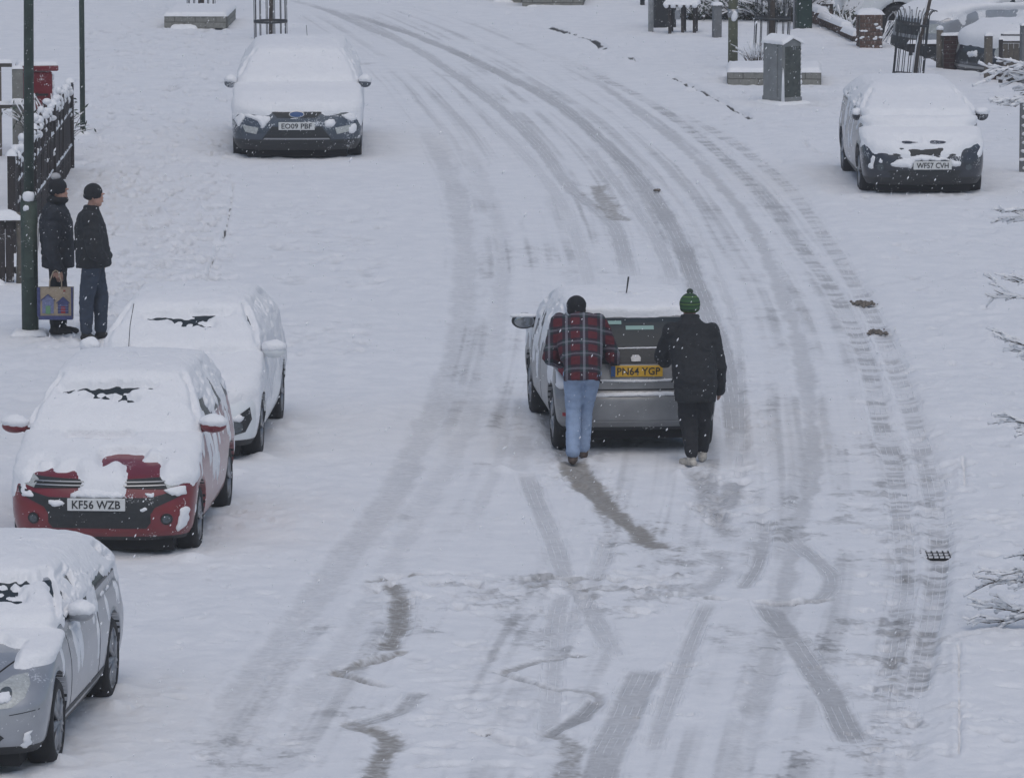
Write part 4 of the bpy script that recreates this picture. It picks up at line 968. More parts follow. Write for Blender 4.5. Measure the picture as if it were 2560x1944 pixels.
# ------------------------------------------------------------------ people
class Fig:
    def __init__(s): s.mb = MB()
    def ball(s, c, r): s.mb.ell(c, (r, r, r) if isinstance(r, (int, float)) else r, 14, 9); return s
    def limb(s, pts, rad):
        for i in range(len(pts)-1):
            a, b = Vector(pts[i]), Vector(pts[i+1]); s.mb.tube([a, b], [rad[i], rad[i+1]], 12)
        for p, r in zip(pts, rad): s.mb.ell(p, (r, r, r), 12, 8)
        return s
    def loft(s, st, n=22):      # stations: (centre, rx, ry) stacked roughly upward, closed
        V = []; F = []
        C = [Vector(q[0]) for q in st]
        for i, (c, rx, ry) in enumerate(st):
            d = (C[min(i+1, len(C)-1)]-C[max(i-1, 0)]).normalized(); ax = Vector((1,0,0)); ax = (ax-d*ax.dot(d)).normalized(); ay = d.cross(ax)
            V += [C[i]+ax*rx*(abs(cos(2*pi*k/n))**.85*(1 if cos(2*pi*k/n) > 0 else -1))+ay*ry*sin(2*pi*k/n) for k in range(n)]
        for i in range(len(st)-1):
            for k in range(n): F.append((i*n+k, i*n+(k+1)%n, (i+1)*n+(k+1)%n, (i+1)*n+k))
        F.append(tuple(reversed(range(n)))); F.append(tuple(range((len(st)-1)*n, len(st)*n)))
        s.mb.add(V, F); return s
    def hand(s, wrist, d, nrm, size=1.0, curl=.5, thumb=1):
        """palm, four fingers of unequal length and a thumb off the side; d = finger direction, nrm = back of the hand"""
        w_ = Vector(wrist); d = Vector(d).normalized(); nrm = (Vector(nrm)-d*Vector(nrm).dot(d)).normalized(); sd = d.cross(nrm)*thumb
        pc = w_+d*.05*size
        for k in (-1.2, 0, 1.2): s.limb([w_+d*.01+sd*k*.014*size, w_+d*.085*size+sd*k*.026*size], [.019*size, .014*size])
        for k, L in ((-1.5,.062), (-.5,.074), (.5,.080), (1.5,.070)):
            a = w_+d*.085*size+sd*k*.021*size; m_ = (d-nrm*curl*.5).normalized(); e_ = (d-nrm*curl*1.5).normalized()
            p1 = a+m_*L*.5*size; p2 = p1+e_*L*.5*size
            s.limb([a, p1, p2], [.0098*size, .009*size, .0078*size])
        a = w_+d*.03*size+sd*.03*size; s.limb([a, a+(d*.5+sd).normalized()*.035*size, a+(d*1.2+sd*.9).normalized()*.06*size], [.013*size, .011*size, .009*size])
        return s
    def done(s, name, m, parent, vox=.010, smooth=4, noise=0, nsc=9, seed=0):
        o = s.mb.build(name, m, parent, True)
        bake(o, [('REMESH', dict(mode='VOXEL', voxel_size=vox, use_smooth_shade=True))])
        if smooth: bake(o, [('SMOOTH', dict(factor=.5, iterations=smooth))])
        if noise:
            me = o.data; n = len(me.vertices); co = np.empty(n*3, np.float32); no = np.empty(n*3, np.float32)
            me.vertices.foreach_get('co', co); me.vertices.foreach_get('normal', no); co = co.reshape(-1, 3); no = no.reshape(-1, 3)
            x, y, z = co.T
            f = fbm(x*nsc+seed, y*nsc, z*nsc*1.6+(fbm(x*4, y*4, z*4, seed, 2)*2), seed, 3)-.5
            f = -np.abs(f)*2+.25     # creases
            co += no*(f*noise)[:,None]; me.vertices.foreach_set('co', co.ravel()); me.update()
        me = o.data; me.materials.clear(); me.materials.append(m); me.polygons.foreach_set('use_smooth', np.full(len(me.polygons), True)); return o

SKIN = mat('skin', (.42, .24, .18), .55, nscale=20, namt=.08); HAIR = mat('dark_hair', (.02, .016, .014), .8, bump=.6, bscale=120)
COAT = mat('black_coat_cloth', (.014, .016, .019), .85, dust=.05, nscale=25, namt=.3, bump=.5, bscale=70); COAT2 = mat('navy_coat_cloth', (.017, .021, .029), .85, dust=.05, nscale=25, namt=.3, bump=.5, bscale=70)
DENIM = mat('pale_denim', (.25, .33, .47), .85, nscale=12, namt=.13, bump=.4, bscale=150); DENIMD = mat('dark_denim', (.03, .042, .065), .85, nscale=14, namt=.25, bump=.4, bscale=150)
TROU = mat('black_trouser_cloth', (.012, .013, .016), .85, nscale=20, namt=.25); BOOT = mat('brown_boot_leather', (.075, .052, .04), .7, nscale=30, namt=.35)
BOOTB = mat('black_boot_leather', (.014, .014, .015), .7); TRAIN = mat('snowy_trainer_fabric', (.46, .43, .38), .8, nscale=30, namt=.3); HATB = mat('black_knit', (.015, .016, .019), .95, bump=.8, bscale=120)
def wave_mat(name, cols, scale, axis='Z'):
    m = bpy.data.materials.new(name); m.use_nodes = True; t = m.node_tree; b = t.nodes['Principled BSDF']; b.inputs['Roughness'].default_value = .9
    tc = t.nodes.new('ShaderNodeTexCoord'); sp = t.nodes.new('ShaderNodeSeparateXYZ'); t.links.new(tc.outputs['Object'], sp.inputs[0])
    mm = t.nodes.new('ShaderNodeMath'); mm.operation = 'MULTIPLY'; mm.inputs[1].default_value = scale; t.links.new(sp.outputs[axis], mm.inputs[0])
    fr = t.nodes.new('ShaderNodeMath'); fr.operation = 'FRACT'; t.links.new(mm.outputs[0], fr.inputs[0])
    r = t.nodes.new('ShaderNodeValToRGB'); r.color_ramp.interpolation = 'CONSTANT'; t.links.new(fr.outputs[0], r.inputs[0])
    while len(r.color_ramp.elements) < len(cols): r.color_ramp.elements.new(.5)
    for e, (p_, c_) in zip(r.color_ramp.elements, cols): e.position = p_; e.color = (*c_, 1)
    t.links.new(r.outputs[0], b.inputs['Base Color']); return m
GHAT = wave_mat('green_striped_knit', [(0, (.03,.075,.035)), (.35, (.10,.19,.045)), (.48, (.022,.05,.03)), (.75, (.045,.115,.045))], 13.0)
def plaid():
    m = bpy.data.materials.new('red_plaid_flannel'); m.use_nodes = True; t = m.node_tree; b = t.nodes['Principled BSDF']; b.inputs['Roughness'].default_value = .95
    N = t.nodes.new; L = t.links.new
    tc = N('ShaderNodeTexCoord'); sp = N('ShaderNodeSeparateXYZ'); L(tc.outputs['Object'], sp.inputs[0])
    def M(op, a, c=None, d=None):
        x = N('ShaderNodeMath'); x.operation = op
        for k, v in enumerate((a, c, d)):
            if v is None: continue
            if isinstance(v, (int, float)): x.inputs[k].default_value = v
            else: L(v, x.inputs[k])
        return x.outputs[0]
    def bands(src, sc_, ph):    # returns dark band mask, white line mask
        f = M('FRACT', M('ADD', M('MULTIPLY', src, sc_), ph))
        c = M('ABSOLUTE', M('SUBTRACT', f, .5))
        dark = M('LESS_THAN', c, .24)
        w1 = M('LESS_THAN', M('ABSOLUTE', M('SUBTRACT', c, .045)), .011); w0 = M('LESS_THAN', c, .010)
        return dark, M('MAXIMUM', w1, w0)
    yz = M('ADD', sp.outputs['Z'], M('MULTIPLY', sp.outputs['Y'], .45))
    dx, wx = bands(sp.outputs['X'], 5.6, .40); dz, wz = bands(yz, 5.6, .1)
    n = N('ShaderNodeTexNoise'); n.inputs['Scale'].default_value = 30; L(tc.outputs['Object'], n.inputs['Vector'])
    def mix(f, a, c):
        x = N('ShaderNodeMix'); x.data_type = 'RGBA'
        if isinstance(f, (int, float)): x.inputs['Factor'].default_value = f
        else: L(f, x.inputs['Factor'])
        for k, v in ((6, a), (7, c)):
            if isinstance(v, tuple): x.inputs[k].default_value = (*v, 1)
            else: L(v, x.inputs[k])
        return x.outputs[2]
    c = mix(n.outputs['Fac'], (.07,.010,.016), (.125,.020,.028))
    c = mix(M('MULTIPLY', M('MAXIMUM', dx, dz), .82), c, (.018,.018,.03)); c = mix(M('MULTIPLY', dx, dz), c, (.02,.035,.04))
    c = mix(M('MULTIPLY', M('MAXIMUM', wx, M('MULTIPLY', wz, .6)), .85), c, (.33,.33,.38))
    L(c, b.inputs['Base Color']); return m
PLAID = plaid()

def head(f, c, r=.098, face=(0, -1, 0), up=(0,0,1)):
    """skull, jaw, nose, ears, neckless; face = direction the face looks"""
    c = Vector(c); fd = Vector(face).normalized(); up = Vector(up); sd = up.cross(fd).normalized()
    f.ball(c+up*.015, (r*.86, r*.96, r*1.08)); f.ball(c-up*.055+fd*.025, (r*.66, r*.72, r*.68)); f.ball(c-up*.085+fd*.055, r*.33)
    f.limb([c+fd*.084+up*.010, c+fd*.100-up*.022], [.010, .013])
    f.ball(c+fd*.085-up*.055, (.026, .02, .011)); f.ball(c+fd*.078+up*.03, (.05, .03, .012))
    for k in (-1, 1): f.ball(c+sd*k*r*.86-up*.01, (.014, .02, .032))
def face_bits(parent, c, face, up=(0,0,1)):
    c = Vector(c); fd = Vector(face).normalized(); up = Vector(up); sd = up.cross(fd).normalized()
    e = MB()
    for k in (-1, 1): e.ell(c+fd*.072+sd*k*.034+up*.008, (.011, .011, .007), 8, 6)
    tag(e.build('eyes', HAIR, parent, True)); MB().ell(c+fd*.086-up*.052, (.022,.010,.005), 10, 6).build('mouth', mat('lips', (.25,.10,.09), .6), parent, True)
def boot(f, a, toe, r=.047, hgt=.12):
    """ankle point and toe point on the ground"""
    a, t_ = Vector(a), Vector(toe); d = (t_-a); d.z = 0
    f.limb([a+Vector((0,0,hgt)), a+Vector((0,0,.05))], [r*1.08, r*1.0]); f.limb([a-d.normalized()*.04+Vector((0,0,.035)), a+d*.55+Vector((0,0,.035)), a+d+Vector((0,0,.028))], [.036,.042,.034])

def person(loc, label, body_fn, rz=0, group=None, sc_=1.0):
    bf = Fig(); ex = body_fn(bf)
    o = bf.done('person', SKIN, None, vox=.0075, smooth=2); o.location = loc; o.rotation_euler = (0,0,rz)
    tag(o, label, 'person', group); ex(o); o.scale = (sc_,)*3; return o

# ---- man in the plaid shirt, leaning on the tailgate, seen from behind
def plaid_man(f):
    hip = Vector((.0, .18, .90)); ch = Vector((-.03, .56, 1.26)); nk = Vector((-.05, .70, 1.375)); hd = Vector((-.055, .84, 1.47))
    hipL, hipR = hip+Vector((-.09,0,0)), hip+Vector((.09,0,0))
    knL, knR = Vector((-.09, .16, .50)), Vector((.03, .30, .50)); anL, anR = Vector((-.10, -.18, .10)), Vector((.01, .20, .10))
    shL, shR = ch+Vector((-.20,.03,.10)), ch+Vector((.20,.03,.10)); elL, elR = Vector((-.33,.50,1.00)), Vector((.31,.56,1.02)); wrL, wrR = Vector((-.22,.66,.93)), Vector((.34,.70,.93))
    f.loft([(hip-Vector((0,0,.08)), .16,.11), (hip+Vector((0,.05,.1)), .15,.11), ((hip+ch)/2, .155,.11), (ch, .19,.12), (ch+Vector((0,.03,.10)), .13,.09)])
    f.limb([hipL, knL, anL], [.085,.06,.042]).limb([hipR, knR, anR], [.085,.06,.042]); f.limb([shL, elL, wrL], [.055,.045,.03]).limb([shR, elR, wrR], [.055,.045,.03])
    f.limb([ch+Vector((0,.02,.08)), nk, hd-Vector((0,0,.04))], [.07,.058,.055]); head(f, hd, .098, (0, .75, -.65), (0,.65,.75))
    f.hand(wrR, (.05,.45,.35), (0,-.6,.6), curl=.2, thumb=-1); f.hand(wrL, (.1,.6,.3), (0,-.6,.6), curl=.3)
    f.limb([anL, anL+Vector((0,.16,-.05))], [.04,.03]).limb([anR, anR+Vector((0,.16,-.05))], [.04,.03])
    def extra(o):
        g = Fig(); g.loft([(hip+Vector((0,-.06,-.09)), .190,.15), (hip+Vector((0,-.02,.08)), .195,.15), ((hip+ch)/2+Vector((0,-.02,0)), .225,.155), (ch+Vector((0,-.01,.0)), .255,.16), (ch+Vector((0,.04,.11)), .20,.125), (nk+Vector((0,-.03,.0)), .085,.085)])
        g.limb([shL, elL, wrL-Vector((0,.05,0))], [.095,.080,.055]).limb([shR, elR, wrR-Vector((0,.05,0))], [.095,.080,.055])
        g.done('plaid_shirt', PLAID, o, .013, 3, .024, 8, 3)
        g = Fig(); g.limb([nk+Vector((-.085,-.04,-.02)), nk+Vector((0,-.10,.015)), nk+Vector((.085,-.04,-.02))], [.055,.06,.055]); g.done('collar', mat('grey_hood_cloth', (.06,.07,.08), .9, bump=.4), o, .01, 2)
        g = Fig(); g.loft([(hip+Vector((0,0,-.10)), .165,.13), (hip+Vector((0,0,.06)), .165,.13)]); g.ball(hip+Vector((-.085,-.06,-.03)), .10); g.ball(hip+Vector((.085,-.06,-.03)), .10)
        g.limb([hipL+Vector((0,-.02,-.02)), (hipL+knL)/2, knL, (knL+anL)/2, anL+Vector((0,0,.02))], [.108,.096,.080,.074,.070]).limb([hipR+Vector((0,-.02,-.02)), (hipR+knR)/2, knR, (knR+anR)/2, anR+Vector((0,0,.02))], [.108,.096,.080,.074,.070])
        g.done('jeans', DENIM, o, .011, 2, .020, 10, 5)
        for a in (anL, anR):
            g = Fig(); b0 = Vector((a.x, a.y, 0)); boot(g, b0, b0+Vector((.0,.17,0)), .052, .13); g.done('boot', BOOT, o, .009, 2, .006, 20, 2)
        g = Fig(); g.ball(hd+Vector((0,-.01,.035)), (.104,.112,.10)); g.ball(hd+Vector((0,-.03,-.02)), (.10,.095,.07)); g.done('knit_cap', HATB, o, .009, 2, .004, 20)
    return extra
p_ = G(1456, 1150)
person((p_.x, p_.y, -.012), 'person in a red plaid flannel shirt and pale jeans pushing the silver hatchback', plaid_man, group='people pushing the car', sc_=.965)

# ---- black coat and green striped bobble hat
def green_hat(f):
    hip = Vector((.05, .16, .88)); ch = Vector((.0, .38, 1.27)); nk = Vector((-.01, .46, 1.465)); hd = Vector((-.01, .52, 1.60))
    hipL, hipR = hip+Vector((-.09,0,0)), hip+Vector((.09,0,0)); knL, knR = Vector((-.03,.20,.48)), Vector((.12,.24,.48)); anL, anR = Vector((.0,-.02,.10)), Vector((.12,.30,.10))
    shL, shR = ch+Vector((-.20,.0,.10)), ch+Vector((.20,.0,.10)); elL, elR = Vector((-.30,.50,1.08)), Vector((.29,.34,.98)); wrL, wrR = Vector((-.26,.68,1.0)), Vector((.30,.46,.74))
    f.loft([(hip-Vector((0,0,.08)), .16,.11), (hip+Vector((0,.02,.1)), .15,.11), ((hip+ch)/2, .155,.11), (ch, .19,.12), (ch+Vector((0,.02,.12)), .13,.09)])
    f.limb([hipL, knL, anL], [.085,.06,.042]).limb([hipR, knR, anR], [.085,.06,.042]); f.limb([shL, elL, wrL], [.055,.045,.03]).limb([shR, elR, wrR], [.055,.045,.03])
    f.limb([ch+Vector((0,.02,.1)), nk, hd-Vector((0,0,.04))], [.07,.06,.055]); head(f, hd, .10, (-.1,1,-.1))
    f.hand(wrL, (.0,.6,.3), (0,-.5,.6), curl=.2); f.hand(wrR, (.05,.4,-.4), (1,0,0), curl=.5, thumb=-1)
    def extra(o):
        g = Fig(); g.loft([(hip+Vector((-.01,-.02,-.22)), .215,.17), (hip+Vector((-.01,-.01,.0)), .232,.175), ((hip+ch)/2, .235,.17), (ch+Vector((0,0,.0)), .25,.17), (ch+Vector((0,.02,.14)), .215,.13), (nk+Vector((0,-.01,.02)), .10,.10), (nk+Vector((0,0,.07)), .098,.098)])
        g.limb([shL, elL, wrL], [.10,.088,.066]).limb([shR, elR, wrR], [.10,.088,.066]); g.done('coat', COAT, o, .013, 3, .028, 7, 8)
        g = Fig(); g.limb([hipL+Vector((0,0,-.05)), knL, anL+Vector((0,0,.03))], [.125,.105,.065]).limb([hipR+Vector((0,0,-.05)), knR, anR+Vector((0,0,.03))], [.125,.105,.065]); g.done('trousers', TROU, o, .012, 3, .026, 8, 9)
        for a, dx in ((anL, -.10), (anR, .02)):
            g = Fig(); b0 = Vector((a.x, a.y, 0)); boot(g, b0, b0+Vector((dx,.14,0)), .05, .09); g.done('trainer', TRAIN, o, .009, 2, .008, 20, 2)
        g = Fig(); g.ball(hd+Vector((0,0,.045)), (.112,.118,.115)); g.ball(hd+Vector((0,0,-.01)), (.108,.112,.05)); g.done('bobble_hat', GHAT, o, .009, 2, .004, 22)
        MB().ell(hd+Vector((0,0,.175)), (.036,.036,.030), 14, 9).build('bobble', mat('dark_wool', (.03,.05,.035), .95, bump=1, bscale=90), o, True)
    return extra
p_ = G(1729, 1160)
person((p_.x, p_.y, -.012), 'person in a black coat and green striped bobble hat pushing the silver hatchback', green_hat, group='people pushing the car', sc_=.935)

# ---- two onlookers by the lamp post, looking right across the road
def onlooker(kind):
    def fn(f):
        A = kind == 'bag'
        hip = Vector((0, 0, .90)); ch = Vector((-.02, .0, 1.28)); nk = Vector((-.01, -.0, 1.49)); hd = Vector((.02, -.005, 1.625)); fd = (1, -.10 if not A else -.35, -.08)
        # facing +x (towards the road), a little turned to the camera for the bag carrier
        hipF, hipB = hip+Vector((0,-.09,0)), hip+Vector((0,.09,0)); 
        if A: knF, knB, anF, anB = Vector((.0,-.08,.48)), Vector((.02,.09,.48)), Vector((-.03,-.08,.10)), Vector((.03,.09,.10))
        else: knF, knB, anF, anB = Vector((-.07,-.09,.48)), Vector((.08,.06,.48)), Vector((-.075,-.10,.10)), Vector((.075,.08,.10))
        shF, shB = ch+Vector((0,-.19,.10)), ch+Vector((0,.19,.10))
        if A: elF, elB, wrF, wrB = Vector((-.06,-.27,.98)), Vector((.02,.27,1.0)), Vector((.03,-.28,.76)), Vector((.15,.22,.95))
        else: elF, elB, wrF, wrB = Vector((.04,-.27,1.02)), Vector((.04,.26,1.0)), Vector((.13,-.13,.90)), Vector((.15,.13,.90))
        f.loft([(hip-Vector((0,0,.08)), .12,.15), (hip+Vector((0,0,.1)), .11,.15), ((hip+ch)/2, .115,.155), (ch, .13,.19), (ch+Vector((0,0,.12)), .09,.13)])
        f.limb([hipF, knF, anF], [.085,.06,.042]).limb([hipB, knB, anB], [.085,.06,.042]); f.limb([shF, elF, wrF], [.055,.045,.03]).limb([shB, elB, wrB], [.055,.045,.03])
        f.limb([ch+Vector((0,0,.1)), nk, hd-Vector((0,0,.04))], [.07,.058,.055]); head(f, hd, .098, fd)
        f.hand(wrF, (.1,0,-1) if A else (-.5,.2,-.6), (0,-1,0), size=1 if A else .8, curl=1.0); f.hand(wrB, (-.4,-.2,-.8), (0,1,0), size=.8, curl=.5, thumb=-1)
        def extra(o):
            face_bits(o, hd, fd); C_ = COAT2 if A else COAT
            g = Fig()
            if A: g.loft([(hip+Vector((.0,0,-.14)), .185,.22), (hip+Vector((0,0,.1)), .185,.23), ((hip+ch)/2, .19,.24), (ch, .19,.26), (ch+Vector((0,0,.13)), .15,.20), (nk, .095,.095), (nk+Vector((.03,0,.06)), .10,.10)])
            else: g.loft([(hip+Vector((.01,0,-.07)), .20,.22), (hip+Vector((.0,0,.1)), .195,.23), ((hip+ch)/2, .185,.24), (ch+Vector((-.01,0,0)), .175,.26), (ch+Vector((-.01,0,.13)), .13,.20), (nk, .085,.085), (nk+Vector((0,0,.03)), .08,.08)])
            g.limb([shF, elF, wrF+Vector((0,0,.03))], [.105,.09,.062]).limb([shB, elB, wrB+Vector((0,0,.03))], [.105,.09,.062]); g.done('coat', C_, o, .013, 3, .028, 7, 12 if A else 15)
            g = Fig(); r = [.105,.078,.062] if A else [.115,.088,.07]
            g.limb([hipF+Vector((0,0,-.03)), knF, anF+Vector((0,0,.02))], r).limb([hipB+Vector((0,0,-.03)), knB, anB+Vector((0,0,.02))], r); g.done('trousers' if A else 'jeans', TROU if A else DENIMD, o, .011, 3, .022, 9, 2)
            for a in (anF, anB):
                g = Fig(); b0 = Vector((a.x, a.y, 0)); boot(g, b0, b0+Vector((.17 if A else .10,-.05,0)), .055, .16 if A else .11); g.done('boot', BOOTB, o, .009, 2)
            g = Fig(); q = Vector((-.012,0,0)); g.ball(hd+q+Vector((0,0,.045)), (.108,.11,.10)); g.ball(hd+q+Vector((-.008,0,.0)), (.106,.108,.052)); g.done('bobble_hat' if A else 'knit_cap', HATB, o, .009, 2, .005, 22)
            if A:
                MB().ell(hd+Vector((-.035,0,.165)), (.058,.058,.042), 16, 10).build('bobble', mat('pale_fur', (.42,.42,.43), .95, bump=1, bscale=80), o, True)
                g = Fig(); 
                for k in range(14): a_ = 2*pi*k/14; g.ball(nk+Vector((.015+.085*cos(a_), .095*sin(a_), .035)), .042)
                g.done('scarf', HATB, o, .011, 2, .006, 16)
        return extra
    return fn
p_ = G(146, 838); o1 = person((p_.x, p_.y, gz(p_.x, p_.y)-.01), 'person in a dark coat and pale pompom hat holding a printed shopping bag', onlooker('bag'), group='people watching from the pavement')
p_ = G(243, 853); o2 = person((p_.x-.04, p_.y, gz(p_.x, p_.y)-.01), 'person in a black jacket, jeans and plain knit cap watching from the pavement', onlooker('plain'), group='people watching from the pavement')
# the shopping bag
bl = Vector(o1.location)+Vector((-.0, -.33, .0))
b = root('shopping_bag', (bl.x-.0, bl.y, bl.z+.21), 0, label='beige shopping bag printed with blue beach huts, hanging from a hand', cat='bag')
JUTE = mat('beige_jute', (.33,.27,.20), .9, nscale=40, namt=.12); PB = mat('bag_blue_print', (.06,.07,.17), .85, nscale=30, namt=.3); PG = mat('bag_green_print', (.13,.26,.15), .85); PR = mat('bag_red_print', (.30,.03,.03), .85)
mb = MB(); V = []; 
for (z, w_, d_) in ((0,.385,.12), (.12,.39,.13), (.36,.40,.10)):
    V += [(-w_/2,-d_/2,z),(w_/2,-d_/2,z),(w_/2,d_/2,z),(-w_/2,d_/2,z)]
mb.add(V, [(3,2,1,0)]+[(r*4+i, r*4+(i+1)%4, (r+1)*4+(i+1)%4, (r+1)*4+i) for r in range(2) for i in range(4)]); mb.build('bag_body', JUTE, b)
MB().box((.0,-.067,.02), (.385,.006,.045)).build('base_band', PB, b); MB().box((-.19,-.062,.2), (.035,.012,.33)).build('side_band', PB, b); MB().box((.185,-.060,.2), (.02,.012,.33)).build('side_band', PB, b)
for sx in (-.07, .07): MB().tube([(sx,-.05,.34),(sx*.95,-.03,.43),(sx*.4,.0,.53),(0,.01,.55)], .008, 6).build('handle', JUTE, b, True)
def hut(x, w_, h_, m1, m2):
    y = -.0715; mb = MB()
    mb.add([(x-w_/2,y,.07),(x+w_/2,y,.07),(x+w_/2,y,.07+h_),(x-w_/2,y,.07+h_),(x,y,.07+h_+.06)], [(0,1,2,3),(3,2,4)]); t_ = mb.build('printed_hut', m1, b)
    MB().box((x,y-.002,.11), (w_*.42,.001,h_*.62)).build('printed_door', m2, t_)
    for sx in (-1, 1): MB().tube([(x+sx*w_*.62,y-.003,.065+h_),(x,y-.003,.135+h_)], .006, 4).build('printed_roof_line', PB, t_)
    return t_
PB2 = mat('bag_pale_blue_print', (.16,.18,.30), .85, nscale=40, namt=.3)
hut(-.085, .13, .15, PB2, PG); hut(.085, .12, .12, PB, PR)
for z in (.10,.13,.16): MB().box((.085,-.0750,z), (.115,.001,.008)).build('printed_plank', PB2, b)
for dx, dz in ((-.012,0),(.012,.0)): MB().tube([(.10+dx,-.058,.315),(.10-dx,-.058,.335)], .004, 4).build('printed_star', PR, b)
# ------------------------------------------------------------------ posts, fences, walls, trees, cabinets
def xy(px, py): p = G(px, py); return p.x, p.y, gz(p.x, p.y)
def stuck_snow(parent, x, y, z, rx, rz, seed=0, ry=.02):
    mb = MB(); mb.ell((0,0,0), (rx, ry, rz), 10, 7); o = mb.build('snow_patch', SNOW, parent, True, loc=(x, y, z))
    for v in o.data.vertices: v.co *= .8+.45*float(vn(np.array([v.co.x*30+seed]), np.array([v.co.z*30]), 0, seed)[0])
    return o
def foot_snow(parent, r, seed=0, h=.05): return snow_lump('snow_mound', parent, r*2, r*2, h, (0,0,-.012), seed, res=.025, edge=.9)

# tall lamp column beside the two people
x, y, z = xy(76, 838)
t = root('lamp_post', (x, y, z), 0, label='tall dark green lamp post with a thick base beside the two onlookers', cat='lamp post')
MB().tube([(0,0,-.05),(-.004,0,1.50)], .095, 20).build('post_base', GREENPOST, t, True)
MB().tube([(-.004,0,1.50),(-.002,0,1.60),(0,0,1.62)], [.095,.07,.056], 20).build('collar', GREENPOST, t, True)
MB().tube([(0,0,1.62),(.05,0,7.2)], [.058,.052], 18).build('shaft', GREENPOST, t, True)
mb = MB(); mb.tube([(.05,0,7.2),(.2,-.1,7.6),(.9,-.3,7.75)], .03, 8); mb.build('arm', GREENPOST, t, True); MB().box((1.1,-.36,7.75), (.6,.22,.12), bev=.03).build('lantern', ALLOY, t)
stuck_snow(t, .0, -.075, 1.56, .065, .07, 3, .03); stuck_snow(t, -.02, -.07, 1.43, .05, .05, 5, .03); stuck_snow(t, .085, -.0, 1.1, .02, .16, 7)
MB().box((0,-.094,.85), (.10,.012,.42)).build('access_door', GREENPOST, t)
foot_snow(t, .2, 3)
x, y, z = xy(207, 338)
t = root('sign_post', (x, y, z), 0, label='thin green pole standing alone in snow between the fence and the blue car', cat='pole')
MB().tube([(0,0,-.05),(.0,0,4.6)], .040, 14).build('pole', GREENPOST, t, True); MB().box((0,-.03,4.5), (.5,.02,.6)).build('sign_plate', ALLOY, t); foot_snow(t, .12, 4, .04)

# picket fence on the left
fa, fb = Vector(G(176, 428)), Vector(G(30, 640)); 
t = root('picket_fence', (fa.x, fa.y, gz(fa.x, fa.y)), 0, label='dark wooden picket fence with snow on every tip behind the two onlookers', cat='fence')
d = fb-fa; L = d.length; n = int(L/.12); u = d.normalized(); q = math.atan2(u.y, u.x)
pk = MB(); wd = .108; pk.add([(-wd/2,-.011,-.05),(wd/2,-.011,-.05),(wd/2,-.011,1.02),(0,-.011,1.10),(-wd/2,-.011,1.02),(-wd/2,.011,-.05),(wd/2,.011,-.05),(wd/2,.011,1.02),(0,.011,1.10),(-wd/2,.011,1.02)],
    [(0,1,2,3,4),(9,8,7,6,5),(0,5,6,1),(1,6,7,2),(2,7,8,3),(3,8,9,4),(4,9,5,0)])
pm = None; cm = None
for k in range(n):
    h = .92+.22*RNG.rand()+.10*(k % 9 == 0); p = u*(k*.12)
    zz = -.0
    if pm is None:
        o = pk.build('picket', WOODD, t); pm = o.data
        c_ = MB().ell((0,0,0), (.060,.050,.050), 9, 6).build('snow_tip', SNOW, t, True); cm = c_.data
    else: o = link('picket', pm, t); c_ = link('snow_tip', cm, t)
    o.location = (p.x, p.y, zz); o.rotation_euler = (RNG.uniform(-.03,.03), RNG.uniform(-.02,.02), q+RNG.uniform(-.25,.25)); o.scale = (1, 1, h)
    c_.location = (p.x, p.y, zz+1.10*h-.005); c_.scale = (RNG.uniform(.7,1.2), RNG.uniform(.8,1.3), RNG.uniform(.6,1.3)); c_.rotation_euler = (0,0,RNG.uniform(0,3))
for zz in (.3, .8):
    MB().tube([(0,.03,zz), (d.x,d.y+.03,zz)], .030, 4).build('rail', WOODD, t)
    s_ = MB(); s_.tube([Vector((0,.03,zz+.04))+d*k/24*Vector((1,1,0)) for k in range(25)], [float(.018+.018*RNG.rand()) for _ in range(25)], 6); s_.build('snow_ridge', SNOW, t, True)
for k in (0, .33, .66, 1.0):
    p = d*k; MB().box((p.x, p.y+.07, .58), (.10,.10,1.30), bev=.01).build('fence_post', WOODD, t)
    snow_lump('snow_cap', t, .13, .13, .10, (p.x, p.y+.07, 1.23), int(k*10), res=.02, edge=.6)
for k in range(16):
    p = u*RNG.uniform(0, L); stuck_snow(t, p.x+.02, p.y-.05, RNG.uniform(.3,1.0), .022, RNG.uniform(.02,.05), k)
# gate panel nearest, cut by the left edge
x, y, z = xy(20, 716)
t = root('wooden_gate', (x-.28, y, z), R(6), label='low dark boarded gate with a snow load on top, cut by the left edge', cat='gate')
for k in range(6): MB().box((-.22+k*.105, 0, .40), (.098,.025,.74+.02*(k%2)), bev=.004).build('board', WOODD, t)
MB().box((.05,.03,.70), (.66,.04,.08)).build('rail', WOODD, t); MB().box((.05,.03,.16), (.66,.04,.08)).build('rail', WOODD, t)
mb = MB(); mb.tube([(.43,-.02,-.03),(.45,.0,.45),(.42,.02,.86)], [.055,.06,.05], 8); mb.build('gate_post', WOODG, t, True)
snow_lump('snow_cap', t, .76, .16, .15, (.08, .0, .78), 8, res=.025, edge=.8); snow_lump('snow_cap', t, .5, .25, .13, (.0,-.15,-.02), 9, res=.025, edge=.8)
